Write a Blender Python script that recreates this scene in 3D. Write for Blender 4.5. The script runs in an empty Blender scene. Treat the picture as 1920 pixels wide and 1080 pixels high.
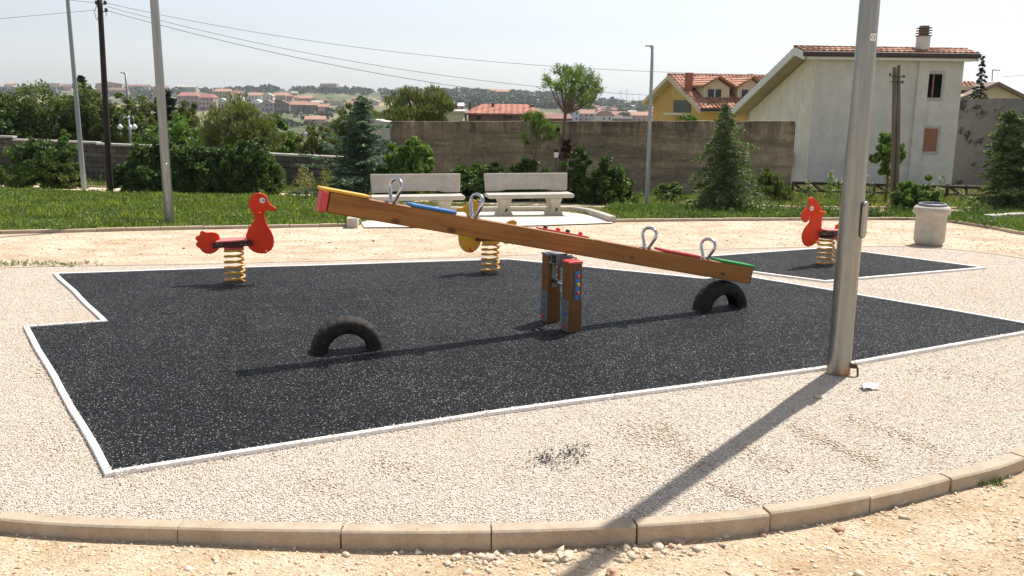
import bpy, bmesh, math, random
import numpy as np
from mathutils import Vector, Matrix, Euler
S = bpy.context.scene
COL = S.collection
rnd = random.Random(7)
R = math.radians

# ------------------------------------------------------------------ camera
FPX = 1700.0
TH = math.atan(354 / FPX); RO = R(0.5)
cf = np.array([0, math.cos(TH), -math.sin(TH)])
u0 = np.array([0, math.sin(TH), math.cos(TH)]); r0 = np.array([1.0, 0, 0])
cr = r0 * math.cos(RO) + u0 * math.sin(RO)
cu = -r0 * math.sin(RO) + u0 * math.cos(RO)
CAMP = np.array([0, 0, 2.0])
cam = bpy.data.cameras.new('camera'); co = bpy.data.objects.new('camera', cam); COL.objects.link(co)
cam.sensor_width = 36; cam.lens = 36 * FPX / 1920; cam.clip_start = 0.05; cam.clip_end = 20000
M = Matrix.Identity(4)
for i in range(3):
    M[i][0] = cr[i]; M[i][1] = cu[i]; M[i][2] = -cf[i]; M[i][3] = CAMP[i]
co.matrix_world = M
S.camera = co
# ------------------------------------------------------------------ light
SUN_EL, SUN_AZ = 57.0, 52.7          # azimuth counted from +X towards +Y
w = bpy.data.worlds.new('World'); S.world = w; w.use_nodes = True
nt = w.node_tree; nt.nodes.clear()
sky = nt.nodes.new('ShaderNodeTexSky'); sky.sky_type = 'NISHITA'; sky.sun_disc = False
sky.sun_elevation = R(SUN_EL); sky.sun_rotation = R(90 - SUN_AZ)
sky.altitude = 300; sky.air_density = 1.0; sky.dust_density = 1.0; sky.ozone_density = 1.0
bg = nt.nodes.new('ShaderNodeBackground'); bg.inputs[1].default_value = 0.10
wo = nt.nodes.new('ShaderNodeOutputWorld')
hs = nt.nodes.new('ShaderNodeHueSaturation'); hs.inputs['Saturation'].default_value = .30; nt.links.new(sky.outputs[0], hs.inputs['Color'])
tc = nt.nodes.new('ShaderNodeMix'); tc.data_type = 'RGBA'; tc.blend_type = 'MULTIPLY'; tc.inputs[0].default_value = 1; tc.inputs[7].default_value = (.96, .985, 1.04, 1)
nt.links.new(hs.outputs[0], tc.inputs[6]); nt.links.new(tc.outputs[2], bg.inputs[0]); nt.links.new(bg.outputs[0], wo.inputs[0])
sl = bpy.data.lights.new('sun', 'SUN'); sl.energy = 5.0; sl.angle = R(0.5); sl.color = (1.0, 0.945, 0.87)
so = bpy.data.objects.new('sun', sl); COL.objects.link(so)
sd = Vector((math.cos(R(SUN_EL)) * math.cos(R(SUN_AZ)), math.cos(R(SUN_EL)) * math.sin(R(SUN_AZ)), math.sin(R(SUN_EL))))
so.rotation_euler = sd.to_track_quat('Z', 'Y').to_euler()
so.location = (10, 15, 20)
S.view_settings.view_transform = 'Standard'; S.view_settings.look = 'None'
S.view_settings.exposure = 0.47; S.view_settings.gamma = 1.0
S.render.resolution_x = 1024; S.render.resolution_y = 576

# ------------------------------------------------------------------ terrain + placing
def lerp(a, b, t): return a + (b - a) * t
TY = [60, 85, 120, 200, 300, 450, 700, 1000, 1500, 1900, 3000, 9000]
TZ = [-3.64, -7, -11, -15.5, -18, -19, -13, -5, 9.5, 13.5, 4, -40]
TB = [-3.64, -7, -11, -15.5, -18, -19, -14, -9, -3, 1, 0, -40]   # on the right the ridge is lower
def T(X, Y):
    if Y <= 60: return -0.0097 * max(0.0, Y - 8) ** 1.5
    k = min(1, max(0, (X / Y - 0.0) / 0.12)); k = k * k * (3 - 2 * k)
    za = float(np.interp(Y, TY, TZ)); zb = float(np.interp(Y, TY, TB))
    und = 0 if Y < 250 else min(1, (Y - 250) / 400) * (2.2 * math.sin(X * .006 + Y * .002) + 1.1 * math.sin(X * .017 + 1.3))
    return lerp(za, zb, k) + und * (1 - .6 * k)
def ray(x, y): return cf + cr * (x - 960) / FPX - cu * (y - 540) / FPX
def G(x, y, dz=0.0):
    d = ray(x, y); z = dz
    for _ in range(60):
        t = (z - 2) / d[2]; p = CAMP + t * d; z = 0.5 * z + 0.5 * (T(p[0], min(p[1], 60)) + dz)
    return p
def Q(x, y, Y):
    d = ray(x, y); return CAMP + d * Y / d[1]
def front_drop(x): return float(np.interp(x, [-2.6, -1.4, -.6, 1.2, 2.4], [.058, .066, .088, .084, .070]))
def ground_drop(x, Y):               # the bare ground lies below the raised gravel in front
    k = min(1, max(0, (Y - 6) / 3.5)); d = front_drop(x); return -d + (d - 0.008) * (k * k * (3 - 2 * k))

# ------------------------------------------------------------------ tags
def tag(o, label=None, cat=None, group=None, kind=None):
    if label: o['label'] = label
    if cat: o['category'] = cat
    if group: o['group'] = group
    if kind: o['kind'] = kind
    return o
def thing(name, label, cat, loc=(0, 0, 0), rz=0.0, group=None):
    o = bpy.data.objects.new(name, None); COL.objects.link(o)
    o.empty_display_size = .2
    o.location = loc; o.rotation_euler = (0, 0, rz)
    return tag(o, label, cat, group)

# ------------------------------------------------------------------ mesh builder
class MB:
    def __init__(s): s.v = []; s.f = []; s.n = 0; s.sm = []
    def add(s, vs, fs, smooth=False):
        s.v.extend([tuple(map(float, p)) for p in vs]); s.f.extend([tuple(i + s.n for i in f) for f in fs])
        s.sm.extend([smooth] * len(fs)); s.n += len(vs); return s
    def box(s, c, d, rot=None):
        hx, hy, hz = d[0] / 2, d[1] / 2, d[2] / 2
        P = [Vector((x * hx, y * hy, z * hz)) for z in (-1, 1) for y in (-1, 1) for x in (-1, 1)]
        if rot is not None: P = [rot @ p for p in P]
        P = [p + Vector(c) for p in P]
        return s.add(P, [(0, 2, 3, 1), (4, 5, 7, 6), (0, 1, 5, 4), (2, 6, 7, 3), (0, 4, 6, 2), (1, 3, 7, 5)])
    def tube(s, pts, rad, n=8, caps=True, closed=False):
        pts = [Vector(p) for p in pts]; m = len(pts)
        if not hasattr(rad, '__len__'): rad = [rad] * m
        vs = []; prev = None
        for i, p in enumerate(pts):
            a = pts[(i - 1) % m] if (closed or i > 0) else p
            b = pts[(i + 1) % m] if (closed or i < m - 1) else p
            t = (b - a); t = t.normalized() if t.length > 1e-9 else Vector((0, 0, 1))
            if prev is None:
                u = Vector((0, 0, 1)) if abs(t.z) < .9 else Vector((1, 0, 0))
                u = (u - t * u.dot(t)).normalized()
            else: u = (prev - t * prev.dot(t)).normalized()
            prev = u; v = t.cross(u)
            for k in range(n):
                an = 2 * math.pi * k / n
                vs.append(p + (u * math.cos(an) + v * math.sin(an)) * rad[i])
        fs = []
        for i in range(m if closed else m - 1):
            j = (i + 1) % m
            for k in range(n):
                fs.append((i * n + k, i * n + (k + 1) % n, j * n + (k + 1) % n, j * n + k))
        s.add(vs, fs, True)
        if caps and not closed:
            s.f.append(tuple(s.n - len(vs) + k for k in range(n))[::-1]); s.sm.append(False)
            s.f.append(tuple(s.n - n + k for k in range(n))); s.sm.append(False)
        return s
    def cyl(s, a, b, r, n=12, r2=None): return s.tube([a, b], [r, r if r2 is None else r2], n)
    def prism(s, pts, off):              # planar outline in 3D, thickness vector off (centred)
        off = Vector(off); P = [Vector(p) for p in pts]; n = len(P)
        vs = [p - off / 2 for p in P] + [p + off / 2 for p in P]
        fs = [tuple(range(n)), tuple(range(2 * n - 1, n - 1, -1))]
        fs += [(i, i + n, (i + 1) % n + n, (i + 1) % n) for i in range(n)]
        return s.add(vs, fs)
    def lathe(s, prof, n=32, c=(0, 0, 0), closed=False):
        vs = []; m = len(prof)
        for (r_, z) in prof:
            for k in range(n):
                a = 2 * math.pi * k / n; vs.append((c[0] + r_ * math.cos(a), c[1] + r_ * math.sin(a), c[2] + z))
        fs = []
        for i in range(m if closed else m - 1):
            j = (i + 1) % m
            for k in range(n): fs.append((i * n + k, i * n + (k + 1) % n, j * n + (k + 1) % n, j * n + k))
        return s.add(vs, fs, True)
    def quad(s, a, b, c, d): return s.add([a, b, c, d], [(0, 1, 2, 3)])
    def rock(s, c, r, sq=(1, 1, .7), seed=0, sub=1):
        bm = bmesh.new(); bmesh.ops.create_icosphere(bm, subdivisions=sub, radius=1)
        rr = random.Random(seed)
        a = rr.uniform(0, 6.28)
        for v in bm.verts:
            v.co *= rr.uniform(.72, 1.12)
            x, y = v.co.x * sq[0], v.co.y * sq[1]
            v.co = Vector((x * math.cos(a) - y * math.sin(a), x * math.sin(a) + y * math.cos(a), v.co.z * sq[2])) * r + Vector(c)
        s.add([v.co[:] for v in bm.verts], [tuple(v.index for v in f.verts) for f in bm.faces]); bm.free(); return s
    def build(s, name, mat, parent=None, loc=None, rot=None, bevel=0, seg=2):
        me = bpy.data.meshes.new(name); me.from_pydata(s.v, [], s.f)
        me.polygons.foreach_set('use_smooth', s.sm)
        bm = bmesh.new(); bm.from_mesh(me); bmesh.ops.recalc_face_normals(bm, faces=bm.faces)
        bm.to_mesh(me); bm.free()
        me.materials.append(mat); me.update()
        o = bpy.data.objects.new(name, me); COL.objects.link(o)
        if parent is not None: o.parent = parent
        if loc is not None: o.location = loc
        if rot is not None: o.rotation_euler = rot
        if bevel:
            b = o.modifiers.new('bevel', 'BEVEL'); b.width = bevel; b.segments = seg; b.limit_method = 'ANGLE'; b.angle_limit = R(35)
        return o
def fast_mesh(name, V, k, mat, parent=None, smooth=False):
    """V: (N,k,3) array, one k-gon per row"""
    N = V.shape[0]; me = bpy.data.meshes.new(name)
    me.vertices.add(N * k); me.vertices.foreach_set('co', V.reshape(-1).astype(np.float32))
    me.loops.add(N * k); me.loops.foreach_set('vertex_index', np.arange(N * k, dtype=np.int32))
    me.polygons.add(N); me.polygons.foreach_set('loop_start', np.arange(0, N * k, k, dtype=np.int32))
    me.polygons.foreach_set('loop_total', np.full(N, k, dtype=np.int32))
    me.materials.append(mat); me.update(calc_edges=True)
    o = bpy.data.objects.new(name, me); COL.objects.link(o)
    if parent is not None: o.parent = parent
    return o

# ------------------------------------------------------------------ materials
class NB:
    def __init__(s, name, rough=.7, metal=0.0, spec=.5):
        m = bpy.data.materials.new(name); m.use_nodes = True; s.m = m; s.t = m.node_tree
        s.b = s.t.nodes['Principled BSDF']
        s.b.inputs['Roughness'].default_value = rough; s.b.inputs['Metallic'].default_value = metal
        s.b.inputs['Specular IOR Level'].default_value = spec
        s.co = s.n('ShaderNodeTexCoord').outputs['Object']
    def n(s, typ, **kw):
        x = s.t.nodes.new(typ)
        for k, v in kw.items(): setattr(x, k, v)
        return x
    def l(s, a, b): s.t.links.new(a, b)
    def map(s, sc=(1, 1, 1), rot=(0, 0, 0)):
        m = s.n('ShaderNodeMapping'); m.inputs['Scale'].default_value = sc; m.inputs['Rotation'].default_value = rot
        s.l(s.co, m.inputs[0]); return m.outputs[0]
    def noise(s, scale, detail=4, rough=.6, vec=None, out=0):
        x = s.n('ShaderNodeTexNoise'); x.inputs['Scale'].default_value = scale; x.inputs['Detail'].default_value = detail
        x.inputs['Roughness'].default_value = rough; s.l(vec or s.co, x.inputs['Vector']); return x.outputs[out]
    def voro(s, scale, vec=None, feature='F1', out='Distance', rand=1.0):
        x = s.n('ShaderNodeTexVoronoi', feature=feature); x.inputs['Scale'].default_value = scale
        x.inputs['Randomness'].default_value = rand
        s.l(vec or s.co, x.inputs['Vector']); return x.outputs[out]
    def ramp(s, fac, stops, interp='LINEAR'):
        x = s.n('ShaderNodeValToRGB'); x.color_ramp.interpolation = interp
        e = x.color_ramp.elements
        while len(e) < len(stops): e.new(.5)
        for i, (p, c) in enumerate(stops):
            e[i].position = p; e[i].color = (c, c, c, 1) if not hasattr(c, '__len__') else (c[0], c[1], c[2], 1)
        s.l(fac, x.inputs[0]); return x.outputs[0]
    def mix(s, fac, a, b, typ='MIX'):
        x = s.n('ShaderNodeMix', data_type='RGBA', blend_type=typ)
        for sock, v in ((x.inputs[0], fac), (x.inputs[6], a), (x.inputs[7], b)):
            if hasattr(v, 'is_linked') or hasattr(v, 'links'): s.l(v, sock)
            elif hasattr(v, '__len__'): sock.default_value = (v[0], v[1], v[2], 1)
            else:
                if sock == x.inputs[0]: sock.default_value = v
                else: sock.default_value = (v, v, v, 1)
        return x.outputs[2]
    def math(s, op, a, b=0.0):
        x = s.n('ShaderNodeMath', operation=op)
        for sock, v in ((x.inputs[0], a), (x.inputs[1], b)):
            if hasattr(v, 'links'): s.l(v, sock)
            else: sock.default_value = v
        return x.outputs[0]
    def sep(s, vec=None):
        x = s.n('ShaderNodeSeparateXYZ'); s.l(vec or s.co, x.inputs[0]); return x.outputs
    def bump(s, h, strength=.5, dist=.01, chain=None):
        x = s.n('ShaderNodeBump'); x.inputs['Strength'].default_value = strength; x.inputs['Distance'].default_value = dist
        s.l(h, x.inputs['Height'])
        if chain: s.l(chain, x.inputs['Normal'])
        s.l(x.outputs[0], s.b.inputs['Normal']); return x.outputs[0]
    def base(s, c):
        if hasattr(c, 'links'): s.l(c, s.b.inputs['Base Color'])
        else: s.b.inputs['Base Color'].default_value = (c[0], c[1], c[2], 1)
    def rough(s, r_): s.l(r_, s.b.inputs['Roughness'])

MATS = {}
def plain(name, c, rough=.6, metal=0.0, var=.12, scale=6, bump=0.0, bscale=60, spec=.5, dirt=None):
    if name in MATS: return MATS[name]
    a = NB(name, rough, metal, spec)
    f = a.noise(scale, 5, .6)
    lo = [x * (1 - var) for x in c]; hi = [min(1, x * (1 + var)) for x in c]
    col = a.ramp(f, [(.3, lo), (.7, hi)])
    if dirt:
        d = a.ramp(a.noise(scale * .6, 6, .75), [(.52, 0), (.72, dirt[1])])
        col = a.mix(d, col, dirt[0])
    a.base(col)
    if bump: a.bump(a.noise(bscale, 4, .6), bump, .01)
    MATS[name] = a.m; return a.m

def gravel_mat():
    a = NB('gravel', .9, spec=.15)
    d1 = a.n('ShaderNodeTexNoise'); d1.inputs['Scale'].default_value = 40; a.l(a.co, d1.inputs['Vector'])
    vec = a.mix(.012, a.co, d1.outputs['Color'], 'ADD')
    v1 = a.voro(82, vec); c1 = a.voro(82, vec, out='Color')
    v2 = a.voro(150, vec); c2 = a.voro(150, vec, out='Color')
    r1 = a.sep(c1)[0]; r2 = a.sep(c2)[1]
    colA = a.ramp(r1, [(0, (.45, .355, .27)), (.3, (.63, .53, .43)), (.65, (.76, .67, .565)), (1, (.87, .80, .71))])
    colB = a.ramp(r2, [(0, (.45, .355, .27)), (.4, (.67, .575, .47)), (1, (.83, .75, .645))])
    col = a.mix(.45, colA, colB)
    edge = a.ramp(v1, [(.45, 1), (.72, .72)]); col = a.mix(1.0, col, edge, 'MULTIPLY')
    pat = a.ramp(a.noise(1.3, 6, .65), [(.46, 0), (.72, .45)]); col = a.mix(pat, col, (.54, .43, .32))
    pat2 = a.ramp(a.noise(5.5, 5, .7), [(.56, 0), (.74, .45)]); col = a.mix(pat2, col, (.45, .345, .25))
    a.base(col)
    h = a.math('SUBTRACT', 1.0, v1); h2 = a.math('SUBTRACT', 1.0, v2)
    b1 = a.bump(a.noise(2.2, 5, .6), .5, .04)
    b1 = a.bump(h, .9, .014, b1); a.bump(h2, .7, .007, b1)
    return a.m
def sand_mat():
    a = NB('sandy_ground', .95, spec=.1)
    y = a.sep()[1]
    fr = a.n('ShaderNodeMapRange'); a.l(y, fr.inputs[0]); fr.inputs[1].default_value = 4.5; fr.inputs[2].default_value = 12
    near = a.ramp(a.noise(3.0, 8, .7), [(.32, (.50, .355, .215)), (.5, (.61, .465, .31)), (.68, (.72, .595, .44))])
    far = a.ramp(a.noise(1.6, 8, .72), [(.30, (.42, .30, .205)), (.45, (.56, .44, .315)), (.62, (.70, .59, .45))])
    col = a.mix(fr.outputs[0], near, far)
    # streaks of redder earth
    st = a.ramp(a.noise(1.0, 7, .7, a.map((.45, 2.2, 1))), [(.55, 0), (.68, .55)]); col = a.mix(st, col, (.50, .30, .185))
    cs = a.sep(a.voro(75, out='Color'))[0]
    peb = a.ramp(cs, [(0, .66), (.3, .9), (.8, 1.06), (1, 1.2)]); col = a.mix(.85, col, peb, 'MULTIPLY')
    cs2 = a.sep(a.voro(24, out='Color'))
    sp = a.math('MULTIPLY', a.ramp(cs2[0], [(.86, 0), (.88, 1)]), a.ramp(a.voro(24), [(.22, 1), (.34, 0)]))
    col = a.mix(a.math('MULTIPLY', sp, .6), col, a.ramp(cs2[1], [(0, (.33, .23, .17)), (1, (.72, .62, .5))]))
    # farther off: dry grass and green fields
    g = a.n('ShaderNodeMapRange'); a.l(y, g.inputs[0]); g.inputs[1].default_value = 19.5; g.inputs[2].default_value = 26
    dry = a.ramp(a.noise(.5, 7, .7), [(.35, (.06, .085, .025)), (.52, (.12, .125, .05)), (.66, (.28, .23, .12))])
    vf = a.ramp(a.noise(.011, 9, .68, a.map((1, .35, 1))), [(.38, (.06, .08, .035)), (.49, (.11, .125, .06)), (.58, (.25, .21, .12)), (.7, (.36, .28, .165))])
    g2 = a.n('ShaderNodeMapRange'); a.l(y, g2.inputs[0]); g2.inputs[1].default_value = 80; g2.inputs[2].default_value = 200
    col = a.mix(g.outputs[0], col, a.mix(g2.outputs[0], dry, vf))
    a.base(col)
    b1 = a.bump(a.noise(5, 7, .7), .7, .05)
    b1 = a.bump(a.noise(34, 5, .8), .8, .016, b1)
    a.bump(a.math('SUBTRACT', 1, a.voro(75)), .7, .008, b1)
    return a.m
def path_mat():
    a = NB('path_sand', .95, spec=.1)
    col = a.ramp(a.noise(2.5, 8, .7), [(.3, (.54, .43, .29)), (.7, (.70, .59, .43))])
    a.base(col); a.bump(a.noise(30, 5, .7), .6, .01); return a.m
def rubber_mat():
    a = NB('rubber_granules', .6, spec=.12)
    v = a.voro(150); c = a.sep(a.voro(150, out='Color')); c2 = a.sep(a.voro(95, out='Color'))
    col = a.ramp(c[0], [(0, (.0012, .0014, .002)), (.5, (.004, .0047, .006)), (.78, (.018, .020, .024)), (.92, (.065, .070, .078)), (1, (.15, .155, .165))])
    tint = a.mix(.8, col, a.mix(.6, (1, 1, 1), a.voro(90, out='Color')), 'MULTIPLY')
    sp = a.ramp(c[1], [(.965, 0), (.975, 1)])
    spk = a.mix(a.math('MULTIPLY', sp, 1.0), tint, a.ramp(c[2], [(0, (.30, .22, .22)), (.35, (.42, .42, .39)), (.6, (.28, .37, .35)), (.8, (.55, .55, .55)), (1, (.42, .35, .42))]))
    big = a.math('MULTIPLY', a.ramp(c2[0], [(.978, 0), (.985, 1)]), a.ramp(a.voro(95), [(.25, 1), (.45, 0)]))
    spk = a.mix(big, spk, (.55, .56, .52))
    broad = a.ramp(a.noise(.8, 5, .6), [(.35, .8), (.65, 1.25)])
    dust = a.ramp(a.noise(1.7, 6, .7), [(.48, 0), (.75, .06)])
    a.base(a.mix(dust, a.mix(1.0, spk, broad, 'MULTIPLY'), (.3, .27, .23)))
    a.rough(a.ramp(c[2], [(0, .45), (1, .8)]))
    a.bump(a.math('SUBTRACT', 1, v), 1.0, .011)
    return a.m
def concrete_mat(name, c, stain=(.2, .17, .13), amt=.5, scale=2.0, bscale=80, b=.35, streak=False, lo=.5, hi=.72):
    a = NB(name, .9, spec=.2)
    col = a.ramp(a.noise(scale * 3, 7, .7), [(.3, [x * .82 for x in c]), (.7, [min(1, x * 1.12) for x in c])])
    vec = a.map((1, 1, .25)) if streak else None
    st = a.ramp(a.noise(scale, 8, .75, vec), [(lo, 0), (hi, amt)])
    col = a.mix(st, col, stain)
    sp = a.ramp(a.noise(bscale, 3, .8), [(.35, .8), (.6, 1.05)]); col = a.mix(.7, col, sp, 'MULTIPLY')
    a.base(col); a.bump(a.noise(bscale * .6, 6, .75), b, .01); return a.m
def oldwall_mat():
    a = NB('weathered_wall', .95, spec=.1); xx = a.sep()[0]
    z = a.sep()[2]
    base = a.ramp(a.noise(1.3, 9, .75), [(.28, (.17, .12, .075)), (.42, (.33, .245, .155)), (.56, (.47, .36, .235)), (.75, (.60, .48, .33))])
    band = a.ramp(a.noise(.9, 7, .75, a.map((.35, .35, 3.2))), [(.46, 0), (.60, .75)]); base = a.mix(band, base, (.16, .125, .085))
    drip = a.ramp(a.noise(2.6, 7, .75, a.map((1, 1, .18))), [(.40, .9), (.62, 0)])
    topm = a.n('ShaderNodeMapRange'); a.l(z, topm.inputs[0]); topm.inputs[1].default_value = .35; topm.inputs[2].default_value = 1.35
    base = a.mix(a.math('MULTIPLY', drip, topm.outputs[0]), base, (.045, .036, .028))
    base = a.mix(a.ramp(a.voro(2.2), [(.03, .75), (.07, 0)]), base, (.42, .36, .28))
    crk = a.ramp(a.noise(7, 8, .8, a.map((.5, .5, 2.0))), [(.28, .9), (.36, 0)]); base = a.mix(crk, base, (.03, .022, .016))
    base = a.mix(.18, base, (.20, .19, .17)); base = a.mix(.8, base, a.ramp(a.noise(9, 6, .8), [(.35, .68), (.65, 1.25)]), 'MULTIPLY')
    a.base(base); b1 = a.bump(a.noise(3, 6, .7), .6, .06); a.bump(a.noise(40, 6, .8), .6, .015, b1); return a.m
def block_mat():
    a = NB('block_masonry', .95, spec=.1)
    s_ = a.sep(); cx = a.n('ShaderNodeCombineXYZ'); a.l(s_[0], cx.inputs[0]); a.l(s_[2], cx.inputs[1])
    br = a.n('ShaderNodeTexBrick'); a.l(cx.outputs[0], br.inputs['Vector'])
    br.inputs['Color1'].default_value = (.085, .075, .062, 1); br.inputs['Color2'].default_value = (.15, .13, .11, 1)
    br.inputs['Mortar'].default_value = (.035, .032, .03, 1); br.inputs['Scale'].default_value = 1
    br.inputs['Brick Width'].default_value = .5; br.inputs['Row Height'].default_value = .2; br.inputs['Mortar Size'].default_value = .014
    col = a.mix(.8, br.outputs[0], a.ramp(a.noise(4, 7, .75), [(.3, .55), (.7, 1.3)]), 'MULTIPLY')
    a.base(col); a.bump(a.math('SUBTRACT', 1, br.outputs['Fac']), .6, .02); return a.m
def wood_mat(name, dark, light, axis=0, rough=.42, knots=True):
    a = NB(name, rough, spec=.4)
    sc = [14, 14, 14]; sc[axis] = .7
    g = a.noise(2.2, 6, .65, a.map(sc)); sc2 = [60, 60, 60]; sc2[axis] = 1.5
    g2 = a.noise(2.0, 4, .7, a.map(sc2))
    col = a.ramp(g, [(.3, dark), (.52, [lerp(x, y, .55) for x, y in zip(dark, light)]), (.72, light)])
    col = a.mix(.5, col, a.ramp(g2, [(.3, .62), (.65, 1.1)]), 'MULTIPLY')
    if knots:
        k3 = [5.5, 5.5, 5.5]; k3[axis] = 3.2
        k = a.ramp(a.voro(1.0, a.map(k3)), [(.09, .85), (.17, 0)]); col = a.mix(k, col, [x * .3 for x in dark])
    a.base(col); a.bump(g2, .15, .003); return a.m
def leaf_mat(name, c1, c2, c3=None, trans=.35, rough=.55):
    if name in MATS: return MATS[name]
    a = NB(name, rough, spec=.35)
    ge = a.n('ShaderNodeNewGeometry')
    st = [(0, c1), (.6, c2), (1, c3 or c2)]
    col = a.ramp(ge.outputs['Random Per Island'], st)
    big = a.ramp(a.noise(1.1, 3, .5), [(.35, .8), (.65, 1.22)]); col = a.mix(1.0, col, big, 'MULTIPLY')
    a.base(col)
    tr = a.n('ShaderNodeBsdfTranslucent'); a.l(a.mix(1.0, col, (1.15, 1.25, .6), 'MULTIPLY'), tr.inputs[0])
    mx = a.n('ShaderNodeMixShader'); mx.inputs[0].default_value = trans
    a.l(a.b.outputs[0], mx.inputs[1]); a.l(tr.outputs[0], mx.inputs[2])
    a.l(mx.outputs[0], a.t.nodes['Material Output'].inputs[0])
    MATS[name] = a.m; return a.m
def tile_mat(name, c1, c2, size=.3, dark=.35):
    if name in MATS: return MATS[name]
    a = NB(name, .85, spec=.2)
    cols = a.ramp(a.sep(a.voro(1 / size, out='Color'))[0], [(0, c1), (.5, [lerp(x, y, .5) for x, y in zip(c1, c2)]), (1, c2)])
    cols = a.mix(.7, cols, a.ramp(a.noise(1.2, 6, .7), [(.3, .7), (.7, 1.2)]), 'MULTIPLY')
    a.base(cols)
    wv = a.n('ShaderNodeTexWave'); wv.inputs['Scale'].default_value = .5 / size * .63; wv.wave_type = 'BANDS'; wv.bands_direction = 'X'
    a.l(a.co, wv.inputs['Vector']); a.bump(wv.outputs[1], 1.0, .08)
    MATS[name] = a.m; return a.m
def steel_mat(name, c=(.52, .52, .50), rough=.42, metal=.75, streak=True):
    a = NB(name, rough, metal)
    vec = a.map((18, 18, 1.2)) if streak else a.map((8, 8, 8))
    f = a.noise(1.5, 6, .65, vec)
    col = a.ramp(f, [(.3, [x * .8 for x in c]), (.7, [x * 1.12 for x in c])])
    a.base(col); a.rough(a.ramp(a.noise(14, 5, .7), [(.3, rough - .08), (.7, rough + .14)])); return a
def pole_mat():
    a = steel_mat('galvanised_steel', (.30, .305, .29), .34, .85)
    z = a.sep()[2]
    rust = a.n('ShaderNodeMapRange'); a.l(z, rust.inputs[0]); rust.inputs[1].default_value = .16; rust.inputs[2].default_value = 0.0
    rm = a.math('MULTIPLY', rust.outputs[0], a.ramp(a.noise(9, 6, .7), [(.38, 0), (.6, 1)]))
    old = a.b.inputs['Base Color'].links[0].from_socket
    sp = a.ramp(a.noise(55, 3, .8), [(.26, .55), (.31, 0)])
    a.base(a.mix(rm, a.mix(sp, old, (.12, .11, .1)), (.33, .16, .06))); return a.m
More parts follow.
